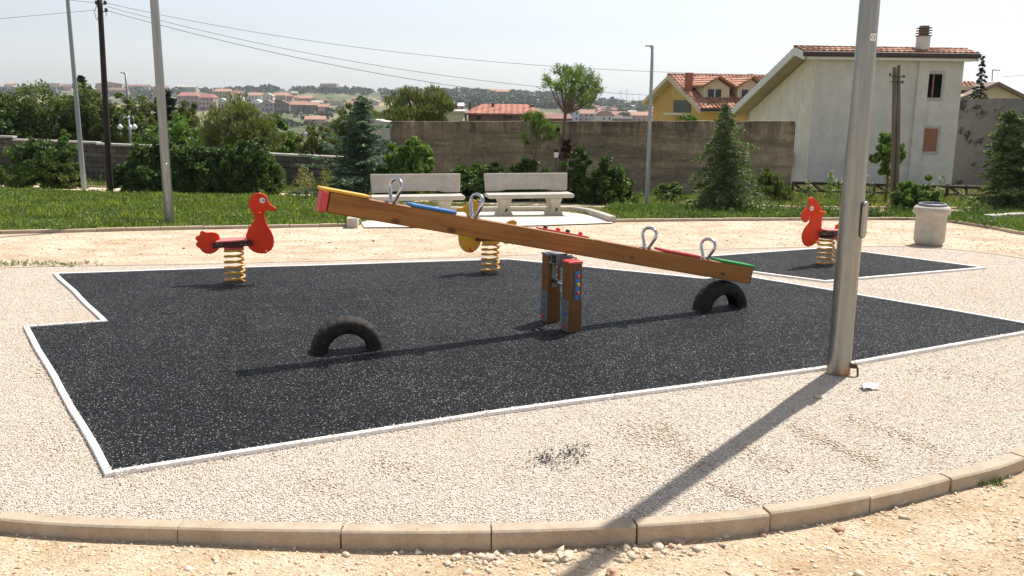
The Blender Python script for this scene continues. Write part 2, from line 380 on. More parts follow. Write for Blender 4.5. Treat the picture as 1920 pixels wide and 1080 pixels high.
M_ = dict(
    gravel=gravel_mat(), sand=sand_mat(), path=path_mat(), rubber=rubber_mat(),
    border=plain('white_border', (.80, .76, .72), .7, var=.06, bump=.2, dirt=((.5, .42, .34), .35)),
    kerb=concrete_mat('kerb_concrete', (.50, .41, .305), (.33, .225, .135), .6, 3.0, 110, .5, lo=.45),
    slab=concrete_mat('slab_concrete', (.66, .60, .50), (.5, .42, .32), .4, 1.0),
    bench=concrete_mat('bench_concrete', (.50, .465, .41), (.36, .325, .28), .45, 1.6, 140, .5),
    benchleg=concrete_mat('bench_leg_concrete', (.55, .49, .39), (.36, .31, .25), .5, 2.5),
    bin=concrete_mat('bin_concrete', (.53, .485, .405), (.34, .285, .215), .5, 3.0, 120, .2),
    oldwall=oldwall_mat(), block=block_mat(),
    coping=concrete_mat('coping_concrete', (.60, .57, .52), (.25, .22, .19), .5, 2.0),
    greywall=concrete_mat('blotched_plaster', (.24, .225, .205), (.03, .03, .034), .9, 1.5, 60, .5, lo=.54, hi=.60),
    palewall=concrete_mat('pale_render', (.52, .50, .46), (.25, .23, .2), .5, .9, 60, .3, streak=True),
    whitewall=concrete_mat('white_plaster', (.74, .70, .64), (.64, .60, .54), .45, .5, 60, .15, streak=True), gablewall=concrete_mat('light_toned_gable', (.90, .82, .70), (.82, .74, .62), .4, .5, 60, .15),  # gable colour raised above the front wall: bounced sky light painted in
    steel=pole_mat(), chrome=steel_mat('chrome', (.55, .56, .58), .2, 1.0, False).m,
    plate=steel_mat('zinc_plate', (.20, .215, .24), .45, .5, False).m,
    greypole=steel_mat('painted_pole', (.30, .34, .34), .5, .3).m,
    beam=wood_mat('varnished_beam', (.23, .084, .014), (.42, .175, .036), 0, .5),
    post=wood_mat('varnished_post', (.115, .045, .010), (.23, .092, .020), 2, .5),
    oldwood=wood_mat('creosoted_pole', (.018, .013, .010), (.05, .033, .023), 2, .8, False),
    greywood=wood_mat('weathered_pole', (.09, .07, .055), (.19, .155, .12), 2, .85, False),
    fence=wood_mat('dark_rail_wood', (.025, .018, .014), (.07, .05, .038), 0, .8, False),
    red=plain('red_board', (.80, .052, .012), .5, var=.07, spec=.25, bump=.05, dirt=((.52, .07, .035), .45)), redseat=plain('red_plastic', (.60, .055, .05), .42, var=.07),
    brightred=plain('bright_red', (.70, .04, .03), .35, var=.05),
    yellow=plain('yellow_board', (.78, .40, .025), .4, var=.06), blue=plain('blue_board', (.02, .19, .52), .38, var=.06),
    green=plain('green_board', (.01, .33, .06), .38, var=.06), dark=plain('dark_bolt', (.03, .015, .02), .5),
    maroon=plain('maroon_steel', (.06, .012, .014), .5), orange=plain('orange_plastic', (.80, .24, .02), .4, var=.06),
    spring=plain('yellow_spring', (.66, .33, .045), .42, var=.12, dirt=((.30, .13, .03), .6)),
    eye=plain('white_plastic', (.85, .84, .82), .4, var=.03), black=plain('black', (.012, .012, .013), .5),
    tyre=plain('tyre_rubber', (.018, .016, .014), .75, var=.35, scale=18, bump=.3, bscale=120, spec=.3, dirt=((.075, .062, .048), .8)),
    pink=plain('pink_plate', (.62, .17, .14), .5, var=.08),
    bark=concrete_mat('bark', (.13, .095, .07), (.05, .035, .028), .6, 5, 40, .8), pbark=concrete_mat('pine_bark', (.20, .135, .10), (.07, .05, .04), .6, 5, 40, .8),
    rock=concrete_mat('limestone', (.68, .57, .43), (.55, .36, .23), .5, 14, 90, .5), redrock=plain('reddish_stone', (.47, .29, .19), .9, var=.25, scale=20, bump=.4),
    wire=plain('black_cable', (.035, .035, .04), .6), glass=plain('dark_glass', (.025, .028, .035), .12, var=.2),
    globe=plain('milky_globe', (.82, .82, .80), .25, var=.02), paper=plain('white_paper', (.85, .86, .87), .6, var=.05),
    soffit=plain('soffit_plaster', (.46, .36, .24), .85, var=.15, scale=1.5), trim=plain('white_trim', (.80, .78, .73), .7, var=.07),
    gutter=plain('dark_gutter', (.045, .022, .018), .45), brick=plain('brick_infill', (.36, .15, .09), .9, var=.3, scale=8, bump=.4, bscale=20),
    cream=plain('cream_plaster', (.70, .58, .40), .9, var=.08, scale=1.0), ochre=plain('ochre_plaster', (.66, .42, .13), .9, var=.10, scale=1.0),
    tiles=tile_mat('clay_tiles', (.24, .10, .06), (.52, .30, .20), .28), tiles2=tile_mat('orange_tiles', (.34, .15, .09), (.54, .30, .20), .30),
    tiles3=tile_mat('faded_tiles', (.30, .10, .08), (.40, .20, .13), .6),
    soil=plain('soil', (.06, .072, .028), 1.0),
)
# leaves
LM = dict(
    olive=leaf_mat('olive_leaves', (.045, .075, .016), (.115, .155, .036), (.21, .24, .07)),
    dark=leaf_mat('hedge_leaves', (.025, .058, .013), (.070, .125, .026), (.16, .22, .055)),
    bright=leaf_mat('bright_leaves', (.055, .12, .018), (.13, .225, .038), (.23, .33, .07)),
    willow=leaf_mat('willow_leaves', (.065, .09, .022), (.14, .165, .045), (.24, .25, .085)),
    cedar=leaf_mat('blue_cedar_needles', (.04, .080, .052), (.10, .165, .11), (.24, .32, .22), .25),
    cedarg=leaf_mat('green_cedar_needles', (.050, .085, .028), (.13, .19, .065), (.28, .34, .15), .25),
    pine=leaf_mat('pine_needles', (.06, .12, .020), (.13, .22, .038), (.24, .31, .08), .3),
    cypress=leaf_mat('cypress_needles', (.010, .024, .012), (.026, .048, .024), (.05, .075, .035), .15),
    plum=leaf_mat('plum_leaves', (.03, .008, .010), (.075, .018, .022), (.12, .03, .03)),
    grass=leaf_mat('grass_blades', (.075, .115, .028), (.165, .215, .055), (.33, .36, .13), .35),
    drygrass=leaf_mat('dry_grass_blades', (.10, .13, .03), (.22, .21, .08), (.42, .35, .18), .3),
    lawnweed=leaf_mat('lawn_weeds', (.12, .17, .02), (.20, .26, .035), (.38, .38, .05), .4),
    weed=leaf_mat('weed_leaves', (.04, .085, .018), (.10, .165, .035), (.22, .27, .08), .35),
    flower=leaf_mat('pale_flowers', (.5, .42, .33), (.65, .6, .5), (.75, .6, .55), .2),
)

# ------------------------------------------------------------------ ground sheets
def sheet(name, poly, dz, mat, step=.5, zf=None, kind='structure', parent=None):
    bm = bmesh.new(); vs = [bm.verts.new((p[0], p[1], 0)) for p in poly]; bm.faces.new(vs)
    bmesh.ops.triangulate(bm, faces=bm.faces[:])
    y0 = min(p[1] for p in poly); y1 = max(p[1] for p in poly)
    y = y0 + step
    while y < y1:
        bmesh.ops.bisect_plane(bm, geom=bm.verts[:] + bm.edges[:] + bm.faces[:], plane_co=(0, y, 0), plane_no=(0, 1, 0)); y += step
    for v in bm.verts: v.co.z = (T(v.co.x, v.co.y) if zf is None else zf(v.co.x, v.co.y)) + dz
    bmesh.ops.recalc_face_normals(bm, faces=bm.faces[:])
    for f in bm.faces:
        if f.normal.z < 0: f.normal_flip()
        f.smooth = True
    me = bpy.data.meshes.new(name); bm.to_mesh(me); bm.free(); me.materials.append(mat)
    o = bpy.data.objects.new(name, me); COL.objects.link(o)
    if parent: o.parent = parent
    if kind: o['kind'] = kind
    return o
def smooth_curve(pts, closed=False, n=8):
    P = [np.array(p[:2], float) for p in pts]; m = len(P); out = []
    rng = range(m) if closed else range(m - 1)
    for i in rng:
        p0 = P[(i - 1) % m] if (closed or i > 0) else P[i]; p1 = P[i]; p2 = P[(i + 1) % m]
        p3 = P[(i + 2) % m] if (closed or i + 2 < m) else p2
        for k in range(n):
            t = k / n
            out.append(.5 * ((2 * p1) + (p2 - p0) * t + (2 * p0 - 5 * p1 + 4 * p2 - p3) * t * t + (3 * p1 - p0 - 3 * p2 + p3) * t ** 3))
    if not closed: out.append(P[-1])
    return out

# big ground with terrain
xs = sorted(set([-9000, -5000, -3000, -2000] + list(np.linspace(-1500, 1500, 61)) + list(np.linspace(-60, 60, 41)) + list(np.arange(-3.8, 4.0, .4)) + [2000, 3000, 5000, 9000]))
ys = [-30, -10, -4, 0] + list(np.arange(1, 12, .25)) + list(np.arange(12, 60, 1.0)) + list(np.arange(60, 300, 12)) + list(np.arange(300, 2200, 40)) + [2500, 3000, 4000, 6000, 9000]
V = []; F_ = []
for j, y in enumerate(ys):
    for i, x in enumerate(xs):
        z = T(x, y) + (ground_drop(x, y) if y < 60 else -.008)
        V.append((x, y, z))
nx = len(xs)
for j in range(len(ys) - 1):
    for i in range(nx - 1): F_.append((j * nx + i, j * nx + i + 1, (j + 1) * nx + i + 1, (j + 1) * nx + i))
g = MB(); g.add(V, F_, True); tag(g.build('ground', M_['sand']), kind='structure')

# raised gravel area and its kerb
front = [(-2.491, 4.106), (-1.562, 4.021), (-0.793, 4.008), (-0.092, 4.022), (.594, 4.091), (1.26, 4.221), (1.826, 4.421), (2.354, 4.673), (3.046, 5.078)]
ring = front + [(4.7, 6.5), (6.1, 8.4), (7.0, 10.4), (7.02, 12.3), (5.93, 13.487), (3.2, 13.05), (0.9, 12.42), (-.994, 11.86), (-3.748, 11.185), (-6.16, 10.713), (-7.9, 9.6), (-7.9, 7.2), (-6.2, 5.4), (-4.4, 4.55)]
ringc = smooth_curve(ring, True, 8)
sheet('gravel_area', ringc, 0.0, M_['gravel'], .5)
# kerb blocks laid along the ring (one structure)
kb = MB()
acc = [0.0]
n_ = len(ringc)
for i in range(n_): acc.append(acc[-1] + float(np.linalg.norm(ringc[(i + 1) % n_] - ringc[i])))
Ltot = acc[-1]
def ring_at(s):
    s = s % Ltot; i = int(np.searchsorted(acc, s, 'right') - 1); i = min(i, n_ - 1)
    t = (s - acc[i]) / max(1e-9, acc[i + 1] - acc[i]); return lerp(ringc[i], ringc[(i + 1) % n_], t)
def ring_s(p):
    d = [float(np.linalg.norm(c - np.array(p[:2]))) for c in ringc]; return acc[int(np.argmin(d))]
joints = [ring_s(G(x, y)) for x, y in [(345, 980), (645, 985), (920, 985), (1185, 975), (1428, 955), (1612, 925), (1760, 890), (1880, 855)]]
joints = [joints[0] - .92] + joints
s = joints[-1] + .72
while s < Ltot + joints[0] - .6: joints.append(s); s += .78
joints.append(joints[0] + Ltot)
KW = .082
for a_, b_ in zip(joints[:-1], joints[1:]):
    jt = rnd.uniform(-.004, .005); jo = rnd.uniform(-.007, .007); m = 5
    a2, b2 = a_ + rnd.uniform(.002, .008), b_ - rnd.uniform(.002, .008)
    vs = []
    for k in range(m + 1):
        s_ = lerp(a2, b2, k / m); p = ring_at(s_); q = ring_at(s_ + .02) - ring_at(s_ - .02); q = q / np.linalg.norm(q)
        nrm = np.array([q[1], -q[0]])   # outward for a ring running left-to-right in front
        z = T(0, p[1]) + .012 + jt
        if p[1] > 9: z = T(0, p[1]) + .006
        for (o_, dz) in ((-.005 + jo, -.2), (-.005 + jo, 0), (KW - .012 + jo, 0), (KW + jo, -.010), (KW + .004 + jo, -.2)):
            c = p + nrm * (o_ - .0); vs.append((c[0], c[1], z + dz))
    fs = []
    for k in range(m):
        for e in range(4): fs.append((k * 5 + e, k * 5 + e + 1, (k + 1) * 5 + e + 1, (k + 1) * 5 + e))
    fs += [(0, 1, 2, 3, 4), tuple(m * 5 + e for e in (4, 3, 2, 1, 0))]
    kb.add(vs, fs)
tag(kb.build('kerb', M_['kerb'], bevel=.002, seg=1), kind='structure')

# rubber surfaces with their white borders
def bordered(name, pix, width=.042):
    P = [G(*p)[:2] for p in pix]
    n = len(P); area = sum(P[i][0] * P[(i + 1) % n][1] - P[(i + 1) % n][0] * P[i][1] for i in range(n))
    if area < 0: P = P[::-1]
    base = sheet(name, P, .014, M_['rubber'], .5)
    mb = MB()
    offs = []
    for i in range(n):
        a, b, c = np.array(P[i - 1]), np.array(P[i]), np.array(P[(i + 1) % n])
        d1 = (b - a) / np.linalg.norm(b - a); d2 = (c - b) / np.linalg.norm(c - b)
        n1 = np.array([d1[1], -d1[0]]); n2 = np.array([d2[1], -d2[0]])
        bis = (n1 + n2); bis = bis / np.linalg.norm(bis); offs.append(b + bis * width / max(.35, bis.dot(n1)))
    for i in range(n):
        j = (i + 1) % n; m = max(2, int(np.linalg.norm(P[j] - P[i]) / .4))
        vs = []
        for k in range(m + 1):
            t = k / m; pi = lerp(P[i], P[j], t); po = lerp(offs[i], offs[j], t)
            wob = .005 * math.sin(k * 1.7 + i) + rnd.uniform(-.002, .002); 
            for c, zz in ((pi, -.05), (pi, .024), (po, .024), (po, -.05)):
                vs.append((c[0] + wob, c[1] + wob * .5, T(0, c[1]) + zz + (.0015 * math.sin(k * .9))))
        fs = []
        for k in range(m):
            for e in range(3): fs.append((k * 4 + e, k * 4 + e + 1, k * 4 + e + 5, k * 4 + e + 4))
        fs += [(0, 1, 2, 3), (m * 4 + 3, m * 4 + 2, m * 4 + 1, m * 4)]
        mb.add(vs, fs)
    o = mb.build('border', M_['border'], base, bevel=.005, seg=2)
    return base
bordered('rubber_surface', [(108, 516), (955, 489), (1320, 526), (1385, 519), (1960, 617), (1560, 689), (900, 778), (212, 888), (54, 617), (202, 606)])
bordered('rubber_surface', [(1235, 490), (1555, 467), (1838, 504), (1548, 529)])

# lawn, path, slab
lawn_front = [(-22, 10.5), (-14, 12.6), (-8.1, 14.2), (-5.86, 14.95), (-3.36, 15.71), (-2.75, 15.85)]
lawn_back = [G(590, 371)[:2], G(300, 365)[:2], G(0, 356)[:2], (-26, 31)]
sheet('lawn_soil', lawn_front + [(-2.75, 16.1), (-2.6, 18.5), (-2.4, 21.6), (-3.2, 22.9)] + lawn_back, .004, M_['soil'], 1)
lr_front = [G(*p)[:2] for p in [(1152, 416), (1300, 414), (1480, 413), (1650, 412), (1720, 412.5), (1775, 416), (1830, 424), (1870, 431), (1920, 440)]] + [(9.6, 14.4)]
lr_back = [(16, 17), (16, 19.2)] + [G(*p)[:2] for p in [(1900, 403), (1700, 403), (1500, 399), (1300, 393), (1150, 389)]]
lr = lr_front + lr_back
sheet('lawn_soil', [lr_front[0]] + lr_front[1:] + lr_back + [(2.0, 20.3)], .004, M_['soil'], 1)
pf = [G(*p)[:2] for p in [(1900, 404), (1700, 403.5), (1500, 399.5), (1300, 393.5), (1150, 389.5), (900, 383), (590, 372), (300, 366), (0, 357)]] + [(-26, 31.5)]
pb = [(-30, 39)] + [G(*p)[:2] for p in [(0, 346.5), (300, 356), (590, 364), (900, 374.5), (1150, 382), (1300, 387), (1500, 391), (1700, 393), (1900, 394.5)]]
sheet('path', [(22, 19.0)] + pf + pb + [(22, 21.6)], .008, M_['path'], 1)
slabp = [G(*p)[:2] for p in [(683, 427.5), (780, 427), (1000, 424), (1150, 419)]] + [G(*p)[:2] for p in [(1128, 409), (1095, 400.5), (1050, 397.5), (860, 398.5), (720, 401), (668, 405)]]
sheet('slab', slabp, .014, M_['slab'], 1)
def strip_kerb(name, pts, wdt, h, mat, blk=.8, depth=.15):
    mb = MB(); P = [np.array(p[:2]) for p in pts]
    for a, b in zip(P[:-1], P[1:]):
        L = np.linalg.norm(b - a); m = max(1, round(L / blk)); d = (b - a) / L; nn = np.array([-d[1], d[0]])
        for k in range(m):
            p = a + d * (L * k / m + .004); q = a + d * (L * (k + 1) / m - .004); jz = rnd.uniform(-.004, .004)
            vs = []
            for c in (p, q):
                z = T(c[0], c[1])
                for o_, zz in ((0, -depth), (0, h + jz), (wdt, h + jz), (wdt, -depth)): e = c + nn * o_; vs.append((e[0], e[1], z + zz))
            mb.add(vs, [(0, 1, 2, 3), (7, 6, 5, 4), (0, 4, 5, 1), (1, 5, 6, 2), (2, 6, 7, 3)])
    return tag(mb.build(name, mat, bevel=.006, seg=1), kind='structure')
strip_kerb('lawn_kerb', smooth_curve(lawn_front, n=4), .08, .045, M_['kerb'])
strip_kerb('lawn_kerb', smooth_curve(lr_front, n=3), .08, .045, M_['kerb'])
strip_kerb('slab_kerb', [slabp[0] + np.array([-.12, 0]), (-2.85, 16.9), (-3.05, 18.0)], .18, .17, M_['bench'], 1.2)
strip_kerb('slab_kerb', smooth_curve([G(*p)[:2] for p in [(1155, 417), (1128, 407.5), (1095, 399.5), (1050, 396.5), (860, 397.5), (720, 400), (668, 404)]], n=3), .14, .12, M_['bench'], .7)
strip_kerb('path_kerb', [G(*p)[:2] for p in [(1900, 393.5), (1500, 390.5), (1300, 386.5), (1150, 381.5), (900, 374), (590, 363.5), (300, 355.5), (0, 346)]], .1, .06, M_['kerb'], 1.0)
# second slab at the right edge with its kerb
sr = [G(1862, 418)[:2], G(1960, 411)[:2], np.array([11.2, 15.0]), G(1962, 436)[:2], G(1900, 424)[:2]]
sheet('slab', sr, .02, M_['slab'], 1)
strip_kerb('slab_kerb', [G(1860, 417)[:2], G(1965, 410)[:2]], .2, .14, M_['bench'], 2)

# ================================================================== SEESAW
PX, PY, PZ = .439, 7.924, .762; HD = R(25.6); TILT = R(12.07); LA, LB, BH, BW = 2.182, 2.152, .163, .115
ss = thing('seesaw', 'long wooden four-seat seesaw, left end raised and right end resting on the half tyre', 'seesaw', (PX, PY, 0), HD)
def beam_part(mb, name, mat, parent=ss, **k):
    return mb.build(name, mat, parent, (0, 0, PZ), (0, TILT, 0), **k)
hv = np.array([math.cos(HD) * math.cos(TILT), math.sin(HD) * math.cos(TILT), -math.sin(TILT)])
upv = np.array([math.cos(HD) * math.sin(TILT), math.sin(HD) * math.sin(TILT), math.cos(TILT)])
def proj(p):
    v = np.array(p) - CAMP; w_ = v @ cf; return 960 + FPX * (v @ cr) / w_, 540 - FPX * (v @ cu) / w_
def s_at(px, k=1):
    lo, hi = -3.0, 3.0
    for _ in range(40):
        m = (lo + hi) / 2
        if proj(np.array([PX, PY, PZ]) + hv * m + upv * BH / 2 * k)[0] < px: lo = m
        else: hi = m
    return lo
beam = beam_part(MB().box(((LB - LA + .05) / 2, 0, 0), (LA + LB - .05, BW, BH)), 'beam', M_['beam'], bevel=.012, seg=3)
beam_part(MB().box((-LA + .012, 0, 0), (.06, BW + .012, BH + .004)), 'end_cap', M_['redseat'], bevel=.012)['label'] = 'red plastic cap on the raised end'
beam_part(MB().box((LB + .004, 0, 0), (.008, BW - .012, BH - .012)), 'end_cap', M_['black'])['label'] = 'thin black plate on the lowered end'
for (xa, xb, mt, lb) in ((600, 691, 'yellow', 'yellow seat board at the raised end'), (768, 852, 'blue', 'blue seat board'), (1238, 1308, 'redseat', 'red seat board'), (1346, 1409, 'green', 'green seat board at the lowered end')):
    a_, b_ = s_at(xa), s_at(xb)
    o = beam_part(MB().box(((a_ + b_) / 2, .030, BH / 2 + .014), (b_ - a_, .165, .024)), 'seat', M_[mt], bevel=.007, seg=3); o['label'] = lb
    if mt != 'yellow': pass
a_, b_ = s_at(1012), s_at(1106)
st = beam_part(MB().box(((a_ + b_) / 2, .045, BH / 2 + .008), (b_ - a_, .07, .012)), 'knob_strip', M_['brightred'], bevel=.003)
for i, px in enumerate((1026, 1050, 1068, 1092)):
    sx = s_at(px); m_ = MB(); m_.lathe([(.0, .03), (.012, .03), (.019, .022), (.021, 0)], 14, (sx, .045, BH / 2 + .012))
    k = m_.build('knob', M_['maroon'] if i in (0, 2) else M_['brightred'], st)
def loop_pts(c, ang, wd, ht):
    P = []
    for i in range(25):
        t = i / 24
        if t < .28: u = t / .28; x = -lerp(.018, wd / 2 * .96, u ** 1.0); z = lerp(0, ht * .58, u)
        elif t > .72: u = (1 - t) / .28; x = lerp(.018, wd / 2 * .96, u ** 1.0); z = lerp(0, ht * .58, u)
        else:
            u = (t - .28) / .44; an = math.pi * (1 - u); x = wd / 2 * math.cos(an); z = ht * .58 + (ht * .42) * math.sin(an) ** .62
        P.append((c[0] + x * math.cos(ang), c[1] + x * math.sin(ang), c[2] + z))
    return P
for px, gl in ((736, 'M'), (888, 'M'), (1212, 'M'), (1322, 'M')):
    sx = s_at(px); top = BH / 2
    m_ = MB(); m_.tube(loop_pts((sx, 0, top), R(-50) - HD, .166, .195), .0150, 10)
    h_ = beam_part(m_, 'handle', M_['chrome'])
    MB().box((sx, 0, top + .003), (.11, .075, .006)).build('base_plate', M_['plate'], h_, bevel=.002)
    for dx in (-.042, .042): MB().cyl((sx + dx, 0, top + .004), (sx + dx, 0, top + .014), .008, 8).build('bolt', M_['plate'], h_)
# posts
PW = .128
for sgn in (-1, 1):
    yy = sgn * .195; ph = .615 if sgn < 0 else .625
    p = MB().box((0, yy, ph / 2 - .1), (PW, PW, ph + .2)).build('post', M_['post'], ss, bevel=.008)
    if sgn < 0: p['label'] = 'nearer wooden post with a red cap'
    else: p['label'] = 'farther wooden post under the beam'
    MB().box((0, yy, ph + .010), (PW + .008, PW + .008, .022)).build('cap', M_['redseat'] if sgn < 0 else M_['plate'], p, bevel=.005)
    for sx in (-1, 1):
        fp = MB().box((sx * (PW / 2 + .004), yy, .14), (.008, PW * .96, .31)).build('foot_plate', M_['plate'], p, bevel=.002)
        for j, (zz, mt) in enumerate(((.235, 'plate'), (.175, 'blue'), (.115, 'plate'), (.055, 'redseat'))):
            if sgn < 0 and j == 0: continue
            r_ = .017 if mt in ('blue', 'redseat') else .008
            MB().cyl((sx * (PW / 2 + .008), yy, zz), (sx * (PW / 2 + .022), yy, zz), r_, 12, r_ * .8).build('bolt_cap', M_[mt], fp)
# inner brackets on the posts and the bars between them
for sgn in (-1, 1):
    br = MB().box((0, sgn * .128, .46), (.055, .006, .24)).build('bracket', M_['plate'], ss, bevel=.002)
    for zz in (.38, .45, .53): MB().cyl((.012, sgn * .125, zz), (.012, sgn * .112, zz), .010, 8).build('bolt', M_['chrome'], br)
MB().cyl((0, -.13, .56), (0, .13, .56), .022, 14).build('axle', M_['chrome'], ss)
MB().cyl((-.01, -.13, .40), (-.01, .13, .40), .020, 14).build('crossbar', M_['chrome'], ss)
mm = MB(); mm.box((0, 0, .585), (.20, .10, .012)); mm.box((0, -.045, .615), (.16, .008, .08)); mm.box((0, .045, .615), (.16, .008, .08)); mm.box((0, 0, .572), (.09, .08, .03))
mm.box((0, 0, .648), (.26, .116, .01), Euler((0, TILT, 0)).to_matrix())
mm.build('cradle', M_['plate'], ss, bevel=.002)
bp = MB().box((.012, -.195 - PW / 2 - .006, .425), (.044, .012, .255)).build('play_panel', M_['blue'], ss, bevel=.003)
for zz, mt in ((.505, 'redseat'), (.435, 'yellow'), (.36, 'redseat')):
    MB().cyl((.012, -.195 - PW / 2 - .010, zz), (.012, -.195 - PW / 2 - .042, zz), .016, 14, .012).build('knob', M_[mt], bp)

# ================================================================== HALF TYRES
def tyre(loc, hd, label):
    n = 144; R0, W = .29, .165
    prof = [(.160, -.055), (.170, -.070), (.215, -.083), (.255, -.080), (.276, -.066), (.286, -.045), (.290, -.015), (.290, .015), (.286, .045), (.276, .066), (.255, .080), (.215, .083), (.170, .070), (.160, .055),
            (.172, .050), (.215, .072), (.262, .062), (.272, .03), (.272, -.03), (.262, -.062), (.215, -.072), (.172, -.050)]
    m = len(prof); vs = []
    for i in range(n):
        a = 2 * math.pi * i / n
        for j, (r_, y_) in enumerate(prof):
            if 4 <= j <= 9:
                y_ *= 1.0; tw = (i + (j - 6.5) * 1.3 + 144) % 6
                if tw < 1.6: r_ -= .011
            da = .0
            vs.append(((r_) * math.cos(a + da), y_ * 1.22, r_ * math.sin(a + da)))
    fs = [(i * m + j, i * m + (j + 1) % m, ((i + 1) % n) * m + (j + 1) % m, ((i + 1) % n) * m + j) for i in range(n) for j in range(m)]
    o = MB().add(vs, fs, True).build('half_tyre', M_['tyre'], None, (loc[0], loc[1], loc[2]), (0, 0, hd))
    return tag(o, label, 'tyre', 'half tyres sunk into the rubber ground under the seesaw')
def on_beam(s_, lat=0): return (PX + math.cos(HD) * s_ - math.sin(HD) * lat, PY + math.sin(HD) * s_ + math.cos(HD) * lat)
a_ = G(585, 668); b_ = G(718, 657)
tyre(((a_[0] + b_[0]) / 2 - .02, (a_[1] + b_[1]) / 2 + .075, -.004), math.atan2(b_[1] - a_[1], b_[0] - a_[0]) - R(2), 'half-buried black tyre with visible tread under the raised end of the seesaw')
a_ = on_beam(1.80, .02); tyre((a_[0], a_[1], -.012), HD, 'half-buried black tyre carrying the lowered end of the seesaw')

# ================================================================== SPRING RIDERS
def on_plane(px, py, P, n):
    d = ray(px, py); t = (np.array(P) - CAMP) @ n / (d @ n); return CAMP + d * t
def spring_rider(name, label, basepx, sc, off, body, tail, seatp, spr, eye, pegs, cols, turn, group='spring riders'):
    base = G(*basepx); P0 = np.array([base[0], base[1], base[2] + .0])
    n = np.array([math.sin(turn), -math.cos(turn), 0.0])        # panel normal towards the viewer's side
    t_ = np.array([math.cos(turn), math.sin(turn), 0.0])
    def W(q, o_=0.0): return on_plane(off[0] + q[0] / sc, off[1] + q[1] / sc, P0, n) - P0 + n * o_
    root = thing(name, label, 'spring rider', tuple(P0), 0, group)
    th = .024
    b = MB().prism([W(q) for q in body], n * th).build('body_panel', cols['body'], root, bevel=.006)
    tp = MB().prism([W(q) for q in tail], n * th).build('tail_panel', cols['body'], root, bevel=.006)
    # seat: board across, side rails below it
    A, B = W(seatp[0]), W(seatp[1]); zc = (A[2] + B[2]) / 2
    mid = (A + B) / 2; L = np.linalg.norm((B - A)[:2]); ang = math.atan2(t_[1], t_[0])
    rot = Euler((0, -math.atan2(B[2] - A[2], L), ang)).to_matrix() if (B - A) @ t_ > 0 else Euler((0, math.atan2(B[2] - A[2], L), ang)).to_matrix()
    MB().box(tuple(mid), (L, .25, .018), rot).build('seat', cols['seat'], root, bevel=.006)
    for sg in (-1, 1):
        c = mid + n * (sg * .045) - np.array([0, 0, .045])
        r_ = MB().box(tuple(c), (L + .10, .010, .062), rot).build('side_rail', cols['rail'], root, bevel=.004)
        for u in (-.47, -.36, .28, .42):
            q = c + t_ * (L * u) + n * (sg * .005); MB().cyl(tuple(q), tuple(q + n * sg * .006), .011, 8).build('bolt', M_['plate'], r_)
    sx = W(spr['top']); top_z = sx[2]
    cx = W((spr['cx'], spr['top'][1]))
    ax = np.array([0.0, 0.0]) if spr.get('zero') else np.array([cx[0], cx[1]])
    MB().cyl((ax[0], ax[1], top_z - .002), (ax[0], ax[1], top_z + .028), .105, 24).build('spring_plate', cols['plate'], root, bevel=.004)
    m_ = MB(); N = 170; turns = spr['turns']; pts = []
    for i in range(N):
        u = i / (N - 1); a = 2 * math.pi * turns * u + spr.get('ph', 0)
        z = top_z * (u ** .92) + .012 + .01 * 0; rr = .098 + .008 * (1 - u)
        if u > .97: z = top_z - .004
        k = max(0, 1 - u); pts.append((ax[0] * u + 0 * k + rr * math.cos(a), ax[1] * u + rr * math.sin(a), z))
    m_.tube(pts, .0125, 8); m_.build('spring', M_['spring'], root)
    MB().lathe([(0, .012), (.085, .012), (.088, 0), (.088, -.05)], 24).build('base_plate', M_['spring'], root)
    if eye:
        e = W(eye[0]); r_ = eye[1]
        ey = MB().cyl(tuple(e + n * th / 2), tuple(e + n * (th / 2 + .006)), r_, 20).build('eye', M_['eye'], root)
        pdir = t_ * eye[2] * r_
        MB().cyl(tuple(e + pdir + n * (th / 2 + .006)), tuple(e + pdir + n * (th / 2 + .008)), r_ * .3, 12).build('pupil', M_['black'], ey)
    for (q, L_, r_, nm) in pegs:
        c = W(q); mm = MB()
        mm.tube([c + n * k for k in (-L_, -L_ + .006, -L_ + .012, -.02, .02, L_ - .012, L_ - .006, L_)], [r_ * 1.1, r_ * 1.3, r_, r_, r_, r_, r_ * 1.3, r_ * 1.1], 12)
        mm.build(nm, cols['peg'], root)
    return root
duck_body = [(918, 262), (915, 275), (900, 286), (865, 286), (832, 277), (808, 288), (800, 315), (806, 350), (818, 395), (840, 440), (868, 485), (888, 530), (894, 580), (888, 625), (868, 662), (830, 685), (785, 697), (735, 692), (690, 675), (655, 645), (630, 605), (621, 560), (625, 515), (640, 470), (665, 430), (690, 400), (703, 368), (705, 335), (690, 305), (668, 275), (655, 235), (651, 195), (660, 160), (682, 132), (712, 116), (750, 112), (785, 119), (812, 136), (828, 160), (838, 190), (858, 218), (885, 240), (908, 252)]
duck_tail = [(190, 480), (205, 476), (225, 484), (245, 492), (290, 489), (335, 495), (358, 508), (370, 540), (378, 580), (378, 620), (360, 655), (325, 685), (285, 700), (240, 697), (205, 680), (182, 650), (165, 638), (145, 622), (140, 603), (148, 588), (160, 578), (140, 562), (135, 545), (145, 530), (168, 522), (182, 510), (180, 492)]
spring_rider('duck_spring_rider', 'red-orange duck-shaped spring rider facing right near the left of the rubber surface', (441, 532), 5.143, (340, 340), duck_body, duck_tail, ((350, 572), (650, 552)),
    dict(top=(505, 652), cx=507, turns=6, ph=.5), ((784, 182), .031, .45), [((768, 297), .13, .013, 'hand_peg'), ((828, 664), .13, .013, 'foot_peg')],
    dict(body=M_['red'], seat=M_['pink'], rail=M_['maroon'], plate=M_['redseat'], peg=M_['red']), R(6))
